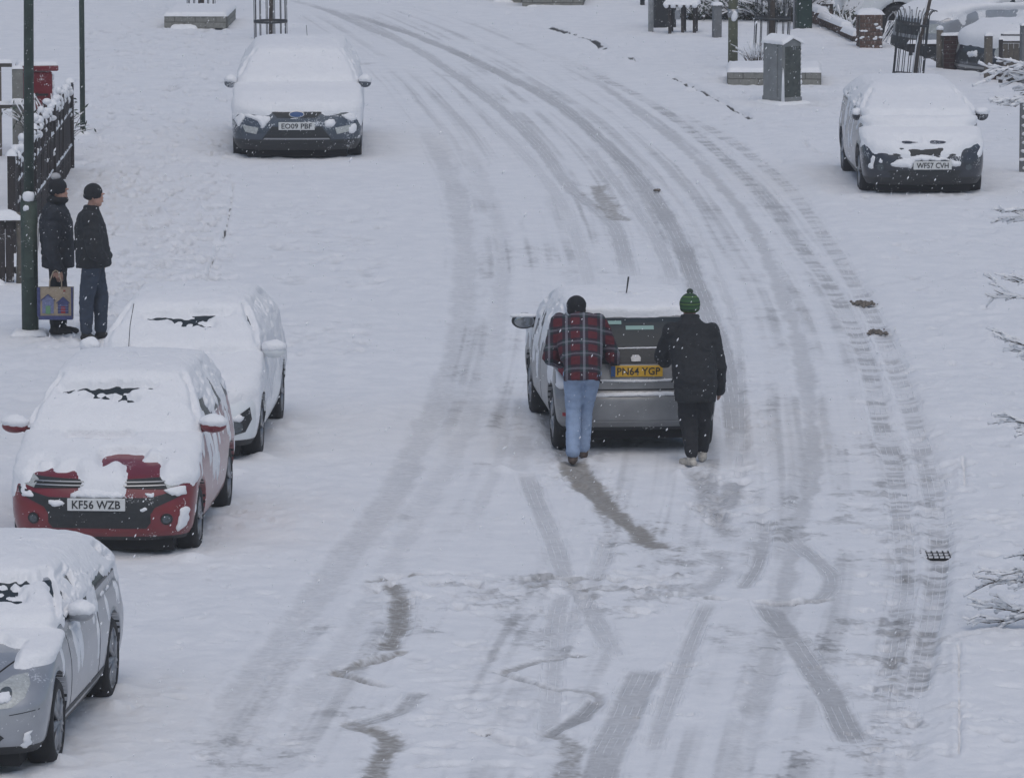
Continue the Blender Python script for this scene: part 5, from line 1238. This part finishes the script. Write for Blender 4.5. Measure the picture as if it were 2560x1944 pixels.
# red box on the pavement with an overhanging top
x, y, z = xy(94, 385)
t = root('red_street_box', (x, y, z), R(8), label='red painted street box with an overhanging flat top behind the picket fence', cat='street box')
MB().box((0,0,.58), (.42,.38,1.2), bev=.015).build('box_body', RED, t); MB().box((0,0,1.235), (.60,.46,.085), bev=.015).build('box_top', RED, t); MB().box((0,0,.03), (.46,.42,.10), bev=.01).build('plinth', BLACKP, t)
MB().box((0,-.195,.85), (.30,.012,.03)).build('slot', BLACKP, t); snow_lump('snow_cap', t, .58, .44, .05, (0,0,1.277), 11, res=.03)
for k in range(9): stuck_snow(t, .21+.015*RNG.rand(), -.12, .25+.105*k, .025, .05, 20+k, .05)
x, y, z = xy(46, 400)
t = root('concrete_post', (x, y, z), 0, label='pale grey upright slab left of the red street box', cat='post')
MB().box((0,0,.62), (.155,.10,1.34), bev=.01).build('slab', CONC, t); snow_lump('snow_cap', t, .2, .16, .09, (0,0,.78), 3, res=.02)
snow_lump('snow_cap', t, .15, .10, .04, (0,0,1.29), 4, res=.02)
t = root('rail_fence', (x-.85, y+.25, z), 0, label='snow covered rail fence at the left edge beside the grey slab', cat='fence')
for zz in (.72, 1.32): MB().box((0,0,zz), (1.5,.05,.06)).build('rail', WOODG, t); snow_lump('snow_cap', t, 1.5, .08, .05, (0,0,zz+.03), 5, res=.03)
for xx in (-.6, .55): MB().box((xx,.05,.65), (.08,.08,1.4)).build('fence_post', WOODG, t)
# snowy shrub between fence and box
def twig_bush(name, loc, label, w_, h_, n, green=True, spread=.5, thick=.007, snowy=.6, cat='shrub', seed=0, group=None):
    rg = np.random.RandomState(seed); t = root(name, loc, 0, label=label, cat=cat, group=group)
    a, b, lf = MB(), MB(), MB()
    for k in range(n):
        an = rg.uniform(0, 2*pi); r0 = w_*.35*rg.rand()**.5; p0 = Vector((r0*cos(an)*1.3, r0*sin(an)*.7, 0)); ln = h_*rg.uniform(.55, 1.05)
        dr = Vector((cos(an)*spread*rg.uniform(.3,1.2), sin(an)*spread*.8, 1)).normalized(); p = [p0]
        for s in range(4): dr = (dr+Vector(rg.uniform(-.25,.25,3))+Vector((cos(an),sin(an),0))*.08-Vector((0,0,.06*s))).normalized(); p.append(p[-1]+dr*ln/4)
        a.tube(p, [thick*1.3, thick, thick*.8, thick*.6, thick*.3], 4)
        if rg.rand() < snowy: b.tube([q+Vector((0,0,thick*.9)) for q in p[1:]], [thick*1.4*rg.uniform(.6,1.5) for _ in range(4)], 4)
        if green:
            for q in range(5):
                c_ = p[1+q % 4]+Vector(rg.uniform(-.05,.05,3)); e = Vector(rg.uniform(-1,1,3)).normalized()*.05; f_ = e.orthogonal().normalized()*.016
                lf.add([c_-e, c_+f_, c_+e, c_-f_], [(0,1,2,3)])
    tag(a.build('stems', BARK, t), kind='stuff'); tag(b.build('snow_on_stems', SNOW, t, True), kind='stuff')
    if green: tag(lf.build('leaves', mat('evergreen_leaf', (.035,.055,.035), .8, nscale=6, namt=.4), t), kind='stuff')
    return t
x, y, z = xy(118, 415); twig_bush('shrub', (x, y+.5, z), 'snow laden shrub poking over the far end of the picket fence', .30, .95, 120, True, .12, thick=.009, seed=3)

# tree beds: low walls with a caged tree
BR = None
def bricks(parent, x0, y0, x1, y1, z0, courses, m=BRICK, depth=.10, lim=999, jag=0, L_=.215, H_=.065):
    """courses of separate bricks from (x0,y0) to (x1,y1)"""
    global BR
    if BR is None: BR = {}
    key = (m.name, L_, H_, depth)
    d = Vector((x1-x0, y1-y0, 0)); L = d.length; u = d.normalized(); q = math.atan2(u.y, u.x); st = L_+.010; n = max(1, round(L/st)); st = L/n
    MB().box(((x0+x1)/2-u.y*.0, (y0+y1)/2+.0, z0+courses*(H_+.01)/2-.005), (L-.004, depth-.016, courses*(H_+.01)-.008), Matrix.Rotation(q, 4, 'Z')).build('mortar', mat('old_mortar', (.10,.095,.085), .9), parent)
    for c_ in range(courses):
        off = .5*(c_ % 2)
        for k in range(n+(1 if off else 0)):
            a = max(0, (k-off)*st); b = min(L, (k-off+1)*st); w_ = b-a-.010
            if w_ < .03: continue
            if key not in BR: o = MB().box((0,0,0), (1,depth,H_), bev=.006).build('brick', m, parent); BR[key] = o.data
            else: o = link('brick', BR[key], parent)
            p = u*((a+b)/2); o.location = (x0+p.x+RNG.uniform(-.002,.002), y0+p.y+RNG.uniform(-.004,.004), z0+(c_+.5)*(H_+.01)); o.rotation_euler = (0,RNG.uniform(-.01,.01),q); o.scale = (w_, 1, 1)
def cage(px, py, label, r=.25, h=1.9, n=14, lean=0, dz=0, trunk=.045, tilt=(0,0), tr=None, band=(.75,1.8), tlabel=None, curl=False):
    x, y, z = xy(px, py)
    t = root('tree_guard', (x, y, z+dz), 0, label=label, cat='tree guard'); t.rotation_euler = (0, lean, 0)
    me = MB().tube([(0,0,-.05),(0,0,h)], .0075, 5).build('bar', STEEL, t); dm = me.data; me.location = (r, 0, 0)
    for k in range(1, n): a = 2*pi*k/n; o = link('bar', dm, t); o.location = (r*cos(a), r*sin(a), 0)
    for b_ in band: MB().lathe([(r-.006,b_-.02),(r+.012,b_-.02),(r+.012,b_+.02),(r-.006,b_+.02),(r-.006,b_-.02)], 28).build('hoop', STEEL, t, True)
    if curl:
        for k in range(n): a = 2*pi*(k+.5)/n; u_ = Vector((cos(a), sin(a), 0)); MB().tube([u_*r+Vector((0,0,h-.1)), u_*(r*1.02)+Vector((0,0,h+.05)), u_*(r*1.25)+Vector((0,0,h+.14)), u_*(r*1.5)+Vector((0,0,h+.13))], .008, 4).build('curled_tip', STEEL, t)
    tt = root('young_tree', (x, y, z+dz), 0, label=tlabel, cat='tree'); rg = np.random.RandomState(px)
    tp = tr or [(0,0,-.1),(.01,0,1.0),(-.01,.02,2.0),(.02,0,3.2)]
    MB().tube(tp, [trunk*(1.15-.12*k) for k in range(len(tp))], 10).build('trunk', BARK, tt, True)
    cr = MB(); top = Vector(tp[-1])
    for k in range(26):
        a = rg.uniform(0, 2*pi); p = top-Vector((0,0,rg.uniform(0,.5))); e = Vector((cos(a), sin(a), rg.uniform(.5,1.6))).normalized(); cr.tube([p, p+e*.5, p+e*1.1+Vector((0,0,.2))], [.015,.009,.004], 4)
    tag(cr.build('crown', BARK, tt), kind='stuff')
    return t, tt
def snowy_edge(parent, x0, x1, y, z, seed): snow_lump('snow_mound', parent, x1-x0, .22, .07, ((x0+x1)/2, y, z), seed, res=.04, edge=.9)

def bed(px0, px1, py, label, h, m, blocks=True, front_snow=True, seed=0, depth=1.2):
    a, b = G(px0, py), G(px1, py); z = gz(a.x, a.y); t = root('planter', ((a.x+b.x)/2, a.y, z), R(-2), label=label, cat='planter'); W_ = b.x-a.x
    L_, H_ = (.44, .10) if blocks else (.215, .065); c_ = max(1, round(h/(H_+.01)))
    for (x0, y0, x1, y1) in ((-W_/2, 0, W_/2, 0), (W_/2-.05, .1, W_/2-.05, depth), (-W_/2+.05, .1, -W_/2+.05, depth), (-W_/2, depth, W_/2, depth)):
        bricks(t, x0, y0, x1, y1, -.02, c_, m, .12, L_=L_, H_=H_)
    snow_lump('snow_cap', t, W_+.02, depth+.12, .07, (0, depth/2, c_*(H_+.01)-.02), seed, res=.05)
    for k in range(3): snow_lump('snow_mound', t, RNG.uniform(.2,.45), .14, .10, (RNG.uniform(-W_*.4, W_*.4), -.10, -.03), seed+k, res=.03, edge=.7)
    return t, W_, c_*(H_+.01)
bed(411, 567, 72, 'concrete walled tree planter at the top left behind the blue car', .24, CONC, True, seed=1, depth=2.0)
cage(503, 32, 'grey tree guard in the top left planter', .26, 1.9, 12, dz=.2, trunk=.05, tlabel='tree trunk inside the guard of the top left planter')
cage(677, 96, 'grey tree guard standing behind the roof of the blue car', .29, 2.0, 14, lean=-.01, trunk=.032, band=(.30,1.7), tlabel='thin tree inside the guard behind the blue car roof')
x, y, z = xy(1350, 17); bed(1242, 1305, 5, 'low end of a concrete planter at the top edge, left of the snow topped one', .18, CONC, True, seed=2, depth=.6)
bed(1306, 1458, 19, 'snow topped concrete tree planter cut by the top edge, right of centre', .30, CONC, True, seed=3, depth=1.6)
tb, W_, hh = bed(1819, 2052, 218, 'long low concrete tree planter behind the grey street cabinet', .24, CONC, True, seed=4, depth=1.3)
x, y, z = xy(1895, 185); twig_bush('shrub', (x, y, z+.15), 'small twiggy shrub in the long planter left of the street cabinet', .42, .42, 60, False, .5, thick=.006, snowy=.8, seed=9)
cage(1928, 150, 'tall thin tree guard rising behind the street cabinet', .30, 2.2, 14, dz=.05, trunk=.055, tlabel='mossy tree trunk inside the guard behind the street cabinet', band=(.62,1.9), lean=.03)
# leaning tree in a slanting guard behind the dark hatchback
g_, _t = cage(2270, 198, 'slanting black tree guard with curled tips behind the dark hatchback', .255, .98, 16, lean=.09, trunk=.040, band=(.03,.86), curl=True,
     tr=[(.10,0,-.1),(.16,0,.5),(.30,.0,1.05),(.42,0,1.6),(.62,.02,2.6)], tlabel='leaning tree with snow on its bark rising out of the slanting guard')
MB().tube([(.065,-.03,.0),(.125,-.03,.5),(.26,-.03,1.05),(.38,-.03,1.6)], [.016,.012,.018,.012], 5).build('snow_on_bark', SNOW, _t, True)

# street cabinet
x, y, z = xy(1955, 262)
t = root('street_cabinet', (x, y, z), R(36), label='tall green grey street cabinet with a pitched snow covered roof', cat='street cabinet')
CAB = mat('cabinet_grey_green', (.19,.20,.20), .55, nscale=8, namt=.15, bump=.2); CABD = mat('cabinet_side_dark', (.05,.06,.055), .7, nscale=14, namt=.4)  # second tone is a darker grey green for the gable side panel
w_, d_, h_ = .36, .50, 1.02     # local: -x side shows to the left, -y side (gable) to the right
mb = MB(); mb.add([(-w_/2,-d_/2,0),(w_/2,-d_/2,0),(w_/2,d_/2,0),(-w_/2,d_/2,0),(-w_/2,-d_/2,h_-.08),(w_/2,-d_/2,h_-.08),(w_/2,d_/2,h_-.08),(-w_/2,d_/2,h_-.08),(0,-d_/2,h_),(0,d_/2,h_)],
   [(3,2,1,0),(0,4,7,3),(1,2,6,5),(0,1,5,8,4),(3,7,9,6,2),(4,8,9,7),(5,6,9,8)])
mb.build('cabinet_body', [CAB], t)
MB().box((.012,-d_/2-.004,.46), (w_-.05,.01,.86), bev=.004).build('side_panel', CABD, t)
MB().box((-w_/2-.006,.06,.50), (.012,d_-.16,.84), bev=.004).build('door', CAB, t); MB().box((-w_/2-.006,-.22,.50), (.012,.045,.84), bev=.004).build('door', CAB, t)
MB().box((0,0,.05), (w_+.03,d_+.03,.09), bev=.008).build('plinth', CAB, t)
for k in (-1, 1): MB().box((.03+k*.018,-d_/2-.012,.86), (.014,.006,.05)).build('marker', ALLOY, t)
for sx in (-1, 1):
    o = snow_lump('snow_cap', t, w_/2+.06, d_+.05, .05, (0,0,0), 5+sx, res=.02); o.rotation_euler = (0, sx*.42, 0); o.location = (sx*(w_/4+.004), 0, h_-.04)
MB().tube([(-w_/2-.0,-d_/2-.0,.03),(-w_/2-.0,-d_/2-.0,.4),(-w_/2,-d_/2,.55)], [.03,.018,.004], 6).build('snow_patch', SNOW, t, True)
for k in range(12): stuck_snow(t, w_/2+.0, -d_/2+.02, .08+.08*k, .018+.012*RNG.rand(), .04, 60+k, .03)
snow_lump('snow_mound', t, .7, .7, .05, (0,0,-.02), 3, res=.04, edge=1.2)

# telegraph pole, bollards, pale post, bench and bin
x, y, z = xy(1832, 176)
t = root('telegraph_pole', (x, y, z), 0, label='mossy wooden telegraph pole at the left end of the long planter', cat='pole'); MOSS = mat('mossy_pole_wood', (.11,.115,.075), .95, nscale=9, namt=.3, bump=.8)
MB().tube([(0,0,-.1),(0,0,1.02),(0,0,6)], [.083,.080,.066], 14).build('pole', MOSS, t, True); MB().tube([(-.0,0,.84),(.0,0,.98)], [.086,.088], 14).build('band', ALLOY, t, True); stuck_snow(t, .02, -.08, .86, .05, .09, 4, .03)
x, y, z = xy(1792, 99)
t = root('wooden_bollard', (x, y, z), R(14), label='square weathered bollard with a snow cap left of the telegraph pole', cat='bollard'); GW = mat('grey_weathered_wood', (.16,.165,.17), .9, nscale=12, namt=.2, bump=.5)
MB().box((0,0,.26), (.145,.145,.56), bev=.008).build('bollard_body', GW, t); MB().box((0,0,.55), (.165,.165,.03), bev=.006).build('cap', GW, t); snow_lump('snow_cap', t, .17, .17, .05, (0,0,.565), 3, res=.015)
x, y, z = xy(1627, 85)
t = root('pale_post', (x, y, z), 0, label='pale round post left of the dark bin and bench, cut by the top edge', cat='post'); MB().tube([(0,0,-.05),(0,0,2.6)], .048, 14).build('pole', mat('pale_post_paint', (.33,.34,.34), .7, nscale=9, namt=.2), t, True)
x, y, z = xy(1660, 74)
t = root('litter_bin', (x, y, z), R(5), label='squat dark litter bin between the pale post and the snowy table', cat='bin'); MB().box((0,0,.38), (.40,.36,.80), bev=.02).build('bin_body', BLACKP, t); MB().box((0,0,.80), (.44,.40,.05), bev=.01).build('lid', BLACKP, t); snow_lump('snow_cap', t, .44, .40, .07, (0,0,.825), 7, res=.03)
x, y, z = xy(1705, 88)
t = root('picnic_table', (x, y, z), R(-8), label='dark wooden slatted table with lumpy snow beside the litter bin', cat='table')
for k in range(4): MB().box((0,-.20+k*.145,.50), (.60,.13,.035), bev=.005).build('slat', WOODD, t)
for sx in (-.20, .03, .24):
    MB().box((sx,-.16,.235), (.055,.055,.50), bev=.004).build('leg', WOODD, t)
    mb = MB(); mb.tube([(sx,.2,-.02),(sx,.2,.50)], .028, 4); mb.build('leg', WOODD, t)
for k in range(3): snow_lump('snow_cap', t, .62, .15, .05+.02*k % .06, (0,-.19+k*.17,.515), 20+k, res=.02)
for k in range(5): stuck_snow(t, -.26+k*.13, -.26, .50, .05, .05, 30+k, .05)
MB().box((-.06,-.20,.33), (.09,.02,.16)).build('notice', ALLOY, t)
# dark wheelie bins / bench further back at the top edge
x, y, z = xy(1725, 32)
t = root('bench', (x, y+.6, z), R(-3), label='long dark bench with a roll of snow on its seat at the top edge', cat='bench')
MB().box((0,0,.20), (1.05,.30,.30), bev=.02).build('seat', BLACKP, t); MB().box((0,.25,.48), (1.3,.06,.45), bev=.01).build('backrest', BLACKP, t); snow_lump('snow_cap', t, .98, .22, .09, (-.0,-.05,.35), 4, res=.03)
x, y, z = xy(1606, 18)
t = root('bollard', (x, y, z), 0, label='small dark bollard at the top edge left of the pale post', cat='bollard'); MB().tube([(0,0,-.02),(0,0,.9)], .045, 10).build('bollard_body', BLACKP, t, True)
# green box column
x, y, z = xy(2008, 80)
t = root('green_pillar', (x, y, z), R(10), label='dark green square kiosk column cut by the top edge beside the stepped brick wall', cat='kiosk'); GG = mat('bottle_green_paint', (.014,.036,.028), .5, nscale=10, namt=.2)
MB().box((0,0,1.0), (.27,.27,2.1), bev=.01).build('column_body', GG, t); MB().tube([(-.18,-.05,-.02),(-.18,-.05,2)], .02, 8).build('pipe', ALLOY, t, True); MB().box((0,-.14,1.0), (.22,.01,1.9)).build('door', GG, t)
MB().box((-.62,.5,1.0), (.4,.1,1.7)).build('side_wing', mat('teal_paint', (.10,.17,.17), .6), t) if False else None

# stepped brick wall, brick pier
a, b = G(2030, 62), G(2148, 112)
t = root('brick_wall', (a.x, a.y, gz(a.x, a.y)-.02), 0, label='low stepped brick garden wall with snow caps leading down to the brick pier', cat='wall')
d = b-a; n = 4
for k in range(n):
    p0, p1 = d*(k/n), d*((k+1)/n-.01); zt = (-.02, -.0, -.0, -.0)[k]
    cs = (5, 4, 4, 3)[k]; bricks(t, p0.x, p0.y, p1.x, p1.y, -.10, cs, BRICK, .11)
    q = math.atan2(d.y, d.x); snow_lump('snow_cap', t, (p1-p0).length+.02, .22, .085, ((p0.x+p1.x)/2, (p0.y+p1.y)/2, -.10+cs*.075), 30+k, res=.03, rot=(0,0,q))
x, y, z = xy(2174, 122)
t = root('brick_pier', (x, y, z), R(4), label='square brick gate pier with a domed snow cap at the end of the stepped wall', cat='pier')
for (x0, y0, x1, y1) in ((-.20,-.15,.20,-.15), (.16,-.08,.16,.22), (-.16,-.08,-.16,.22), (-.20,.22,.20,.22)): bricks(t, x0, y0, x1, y1, -.04, 8, BRICK, .10)
MB().box((0,.03,.26), (.22,.26,.5)).build('core', CONC, t); snow_lump('snow_cap', t, .46, .44, .10, (0,.035,.56), 6, res=.02, edge=1.2)
for k in range(16): stuck_snow(t, RNG.uniform(-.19,.19), -.205, RNG.uniform(.0,.4), .02+.02*RNG.rand(), .02, 80+k, .012)
x, y, z = xy(2050, 58)
t = root('brick_steps', (x, y+.9, z-.05), 0, label='pair of snow capped brick blocks behind the stepped wall, top edge', cat='wall')
bricks(t, -.02, 0, .28, 0, 0, 6, BRICK, .2); snow_lump('snow_cap', t, .34, .30, .10, (.13,0,.44), 3, res=.02); bricks(t, -.02, .5, .24, .5, .3, 5, BRICK, .2); snow_lump('snow_cap', t, .30, .30, .08, (.11,.5,.67), 4, res=.02)
# white rounded post and snowy hedges
for k, (px, py, w_, h_, n_, lab) in enumerate(((1750, 60, .75, .55, 120, 'arching snow covered grass clump right of the bench, top edge'), (1880, 62, 1.0, .80, 220, 'dark evergreen shrub bowed under snow behind the telegraph pole'), (1960, 66, .9, .95, 200, 'snowy evergreen shrub inside the tall guard, left of the green kiosk column'), (2085, 66, .5, .7, 110, 'dark rounded bush below the red lamp of the white van'))):
    x, y, z = xy(px, py); twig_bush('shrub', (x, y+.6, z-.05), lab, w_, h_, n_, True, .7, thick=.012, snowy=.75 if k != 3 else .25, seed=40+k)
for k, (px, py, h_, lab) in enumerate(((2125, 92, .55, 'bare snow coated twigs sprouting behind the stepped wall'), (2190, 84, .9, 'thin frosted sapling behind the brick pier'), (2345, 95, .4, 'frosted twigs beside the round wooden gatepost'))):
    x, y, z = xy(px, py); twig_bush('twigs', (x, y+.4, z-.05), lab, .3, h_, 16, False, .45, thick=.008, snowy=1.0, cat='shrub', seed=60+k)

# gateposts, brown panel, rails and boarded fence, upper right
def wpost(px, py, w_, h_, lab, m=WOODG, cap=.06, rot=10):
    x, y, z = xy(px, py); t = root('gatepost', (x, y, z), R(rot), label=lab, cat='post'); MB().box((0,0,h_/2-.03), (w_,w_,h_+.06), bev=.006).build('post_body', m, t); snow_lump('snow_cap', t, w_+.01, w_+.01, cap, (0,0,h_), 3, res=.012, edge=.6); return t
x, y, z = xy(2349, 176)
t = root('gatepost', (x, y, z), 0, label='round wooden gatepost with a ball of snow on top, right of the leaning tree', cat='post'); MB().tube([(0,0,-.05),(0,0,.63)], [.062,.058], 12).build('post_body', WOODG, t, True); MB().ell((0,0,.655), (.062,.062,.050), 14, 8).build('snow_cap', SNOW, t, True)
x, y, z = xy(2382, 178)
t = root('garden_wall', (x, y+.12, z), R(10), label='dark red brick wall end between the round gatepost and the small dark car', cat='wall'); RB = mat('dark_red_brick', (.045,.021,.020), .9, nscale=9, namt=.3)
bricks(t, -.17, 0, .28, .0, -.06, 8, RB, .12); snow_lump('snow_cap', t, .5, .14, .04, (.06,0,.545), 4, res=.02)
x, y, z = xy(2300, 148)
t = root('low_rail', (x+.16, y+.3, z-.05), 0, label='snow covered low rail between the slanting guard and the round gatepost', cat='rail'); MB().box((0,0,.22), (.68,.06,.05)).build('rail', WOODD, t); MB().box((-.30,0,.12), (.06,.06,.26)).build('post', WOODD, t); snow_lump('snow_cap', t, .70, .10, .06, (0,0,.245), 4, res=.03)
wpost(2470, 206, .118, .72, 'square wooden gatepost in front of the small dark car', WOODG)
wpost(2501, 216, .06, .72, 'narrow post at the left end of the boarded fence', WOODD, .04)
x, y, z = xy(2507, 206)
t = root('board_fence', (x, y, z), R(-4), label='grey boarded fence panel with a snow topped rail at the right edge', cat='fence')
for k in range(12): MB().box((.04+k*.088, 0, .30), (.082,.02,.58), bev=.003).build('board', WOODG, t)
MB().box((.5,-.0,.62), (1.08,.06,.04)).build('rail', WOODG, t); MB().box((.5,.02,.73), (1.08,.03,.03)).build('rail', STEEL, t); snow_lump('snow_cap', t, 1.08, .09, .05, (.5,0,.64), 4, res=.02); snow_lump('snow_cap', t, 1.0, .06, .04, (.5,.02,.745), 5, res=.02)
wpost(2563, 214, .16, 1.02, 'grey post at the right edge rising above the boarded fence', GW, .04)
x, y, z = xy(2487, 206)
t = root('brick_stub', (x, y+.05, z), 0, label='small snow capped brick stub between the two gateposts', cat='wall'); bricks(t, -.05, 0, .06, 0, -.04, 2, RB, .12); snow_lump('snow_cap', t, .12, .14, .06, (0.005,0,.11), 4, res=.015)
x, y, z = xy(2558, 436)
t = root('grey_pole', (x, y, z), 0, label='grey pole patched with snow at the right edge beside the dark hatchback', cat='pole'); MB().box((0,0,.53), (.11,.11,1.16), bev=.008).build('pole', GW, t)
for k in range(9): stuck_snow(t, RNG.uniform(-.03,.02), -.056, .05+.12*k, .04, .025, 90+k, .02)

# bare tree just outside the right edge: snow-laden twigs reach into view
x, y = 4.72, 52.5
t = root('bare_tree', (x, y, gz(x, y)), 0, label='bare tree at the right edge with snow laden twigs reaching into the road', cat='tree')
rg = np.random.RandomState(5)
MB().tube([(0,0,-.1),(.03,.02,1.5),(-.02,0,3.0),(.02,.03,5.2)], [.09,.075,.055,.02], 12).build('trunk', BARK, t, True)
br, sn = MB(), MB()
def grow(p, d, L, r, lv):
    n = 6 if lv == 1 else 4; pts = [p]; dd = d.copy()
    for k in range(n):
        dd = (dd+Vector(rg.uniform(-.16,.16,3))+Vector((0,0,-.02))).normalized(); pts.append(pts[-1]+dd*L/n)
    br.tube(pts, [r*(1-.75*k/n) for k in range(n+1)], 5)
    sn.tube([q+Vector((0,0,r*(1-.6*k/n)*.8+.006)) for k, q in enumerate(pts)], [max(.011, r*(1-.5*k/n))*rg.uniform(.5,1.5) for k in range(n+1)], 5)
    if lv < 3:
        for k in range(1, n+1):
            for _ in range(2 if lv == 1 else 1):
                if rg.rand() < .9: 
                    side = Vector((dd.x*.6+rg.uniform(-.3,.1), rg.uniform(-.6,.6), rg.uniform(-.45,.55))).normalized(); grow(pts[k], (dd*.55+side*.7).normalized(), L*rg.uniform(.18,.34) if lv == 1 else L*rg.uniform(.4,.6), max(.0045, r*.55), lv+1)
for py, px_end in ((a_, b_+(75 if a_ > 1000 else 35)) for a_, b_ in ((1760, 2425), (1700, 2440), (1640, 2400), (1590, 2385), (1530, 2390), (1480, 2400), (1425, 2415), (1380, 2500), (1260, 2520), (1180, 2480), (1110, 2455), (960, 2530), (830, 2490), (720, 2475), (690, 2490), (545, 2490), (512, 2480), (232, 2490), (196, 2470), (163, 2468))):
    e = G(px_end, py, 0); dpt = y*cos(PITCH)+CAM_H*sin(PITCH)
    X_ = (px_end-1280)/FPX*dpt; vv = -(py-972)/FPX; Zt = CAM_H+y*(-sin(PITCH)+vv*cos(PITCH))/(cos(PITCH)+vv*sin(PITCH))
    e = Vector((X_-x, rg.uniform(-.4,.4), Zt)); s_ = Vector((0, 0, max(.1, Zt-rg.uniform(-.15,.45))))
    dv = e-s_; grow(s_, dv.normalized(), dv.length*.93, .013, 1)
tag(br.build('branches', BARK, t, True), kind='stuff'); tag(sn.build('snow_on_branches', SNOW, t, True), kind='stuff')
MB().tube([(-.42,.1,2.1),(-.42,.1,2.5)], .04, 8).build('stub', BARK, t, True) if False else None

# iron gully grate in the gutter, dark bars showing through the snow
x, y, z = xy(2338, 1382)
t = root('drain_grate', (x, y, z-.030), 0, label='black iron gully grate clear of snow in the right hand gutter', cat='drain'); IR = mat('cast_iron', (.02,.02,.021), .8)
MB().box((0,0,0), (.27,.34,.02)).build('recess', UNDER, t); 
for k in range(6): MB().box((-.125+.05*k,0,.014), (.012,.36,.02)).build('bar', IR, t)
for k in (-1, 0, 1): MB().box((0,k*.15,.012), (.27,.03,.024)).build('cross_bar', SNOW, t)
# grit and broken clods by the gutter
def grit(px, py, w_, d_, n, label, m, seed):
    x, y, z = xy(px, py); rg = np.random.RandomState(seed); mb = MB()
    for k in range(n): r = rg.uniform(.008,.028); mb.ell((rg.normal(0,w_/2), rg.normal(0,d_/2), r*.4), (r, r*rg.uniform(.7,1.2), r*.8), 6, 4)
    tag(mb.build('gravel', m, None, True, loc=(x, y, z)), label, 'gravel', kind='stuff')
GRV = mat('wet_gravel', (.15,.13,.11), .9, nscale=20, namt=.3)
grit(2155, 760, .11, .18, 90, 'heap of brown gravel in the snow at the right gutter', GRV, 3); grit(2195, 832, .12, .22, 40, 'scattered grit in the right gutter below the gravel heap', GRV, 4)
grit(1640, 477, .05, .05, 30, 'small dark crumbs in the tyre track above the pushed car', GRV, 5)

# falling snow: flakes fill the air over the whole street
def flakes(n=60000):
    rg = np.random.RandomState(9); P = np.stack([rg.uniform(-11, 11, n), rg.uniform(22, 122, n), rg.uniform(.05, 9.0, n)], 1)
    r = .0020+.0036*rg.rand(n)**3; st = rg.uniform(.8, 2.6, n)
    o = np.array([(1,0,0),(-1,0,0),(0,1,0),(0,-1,0),(0,0,1),(0,0,-1)], float); F0 = np.array([(0,2,4),(2,1,4),(1,3,4),(3,0,4),(2,0,5),(1,2,5),(3,1,5),(0,3,5)])
    V = o[None]*r[:,None,None]; V[:,:,2] *= st[:,None]; V[:,:,0] += V[:,:,2]*.45
    V = V+P[:,None]; F = F0[None]+(np.arange(n)*6)[:,None,None]
    tag(mk('falling_snow', V.reshape(-1,3), F.reshape(-1,3), mat('snowflake', (.85,.86,.88), .8), None, True), 'snowflakes drifting down over the whole street', 'falling snow', kind='stuff')
flakes()
mb = MB().box((0, 78, 5.4), (150, 170, 13.0)); hz = mb.build('haze', mat('haze_air', (1,1,1)), None); tag(hz, 'thin pale haze of falling snow over the whole street', 'haze', kind='stuff')
hm = MATS['haze_air'].node_tree; hm.nodes.remove(hm.nodes['Principled BSDF']); vp = hm.nodes.new('ShaderNodeVolumePrincipled'); vp.inputs['Color'].default_value = (.9, .92, .95, 1); vp.inputs['Density'].default_value = HAZE
hm.links.new(vp.outputs[0], hm.nodes['Material Output'].inputs['Volume'])
ground()
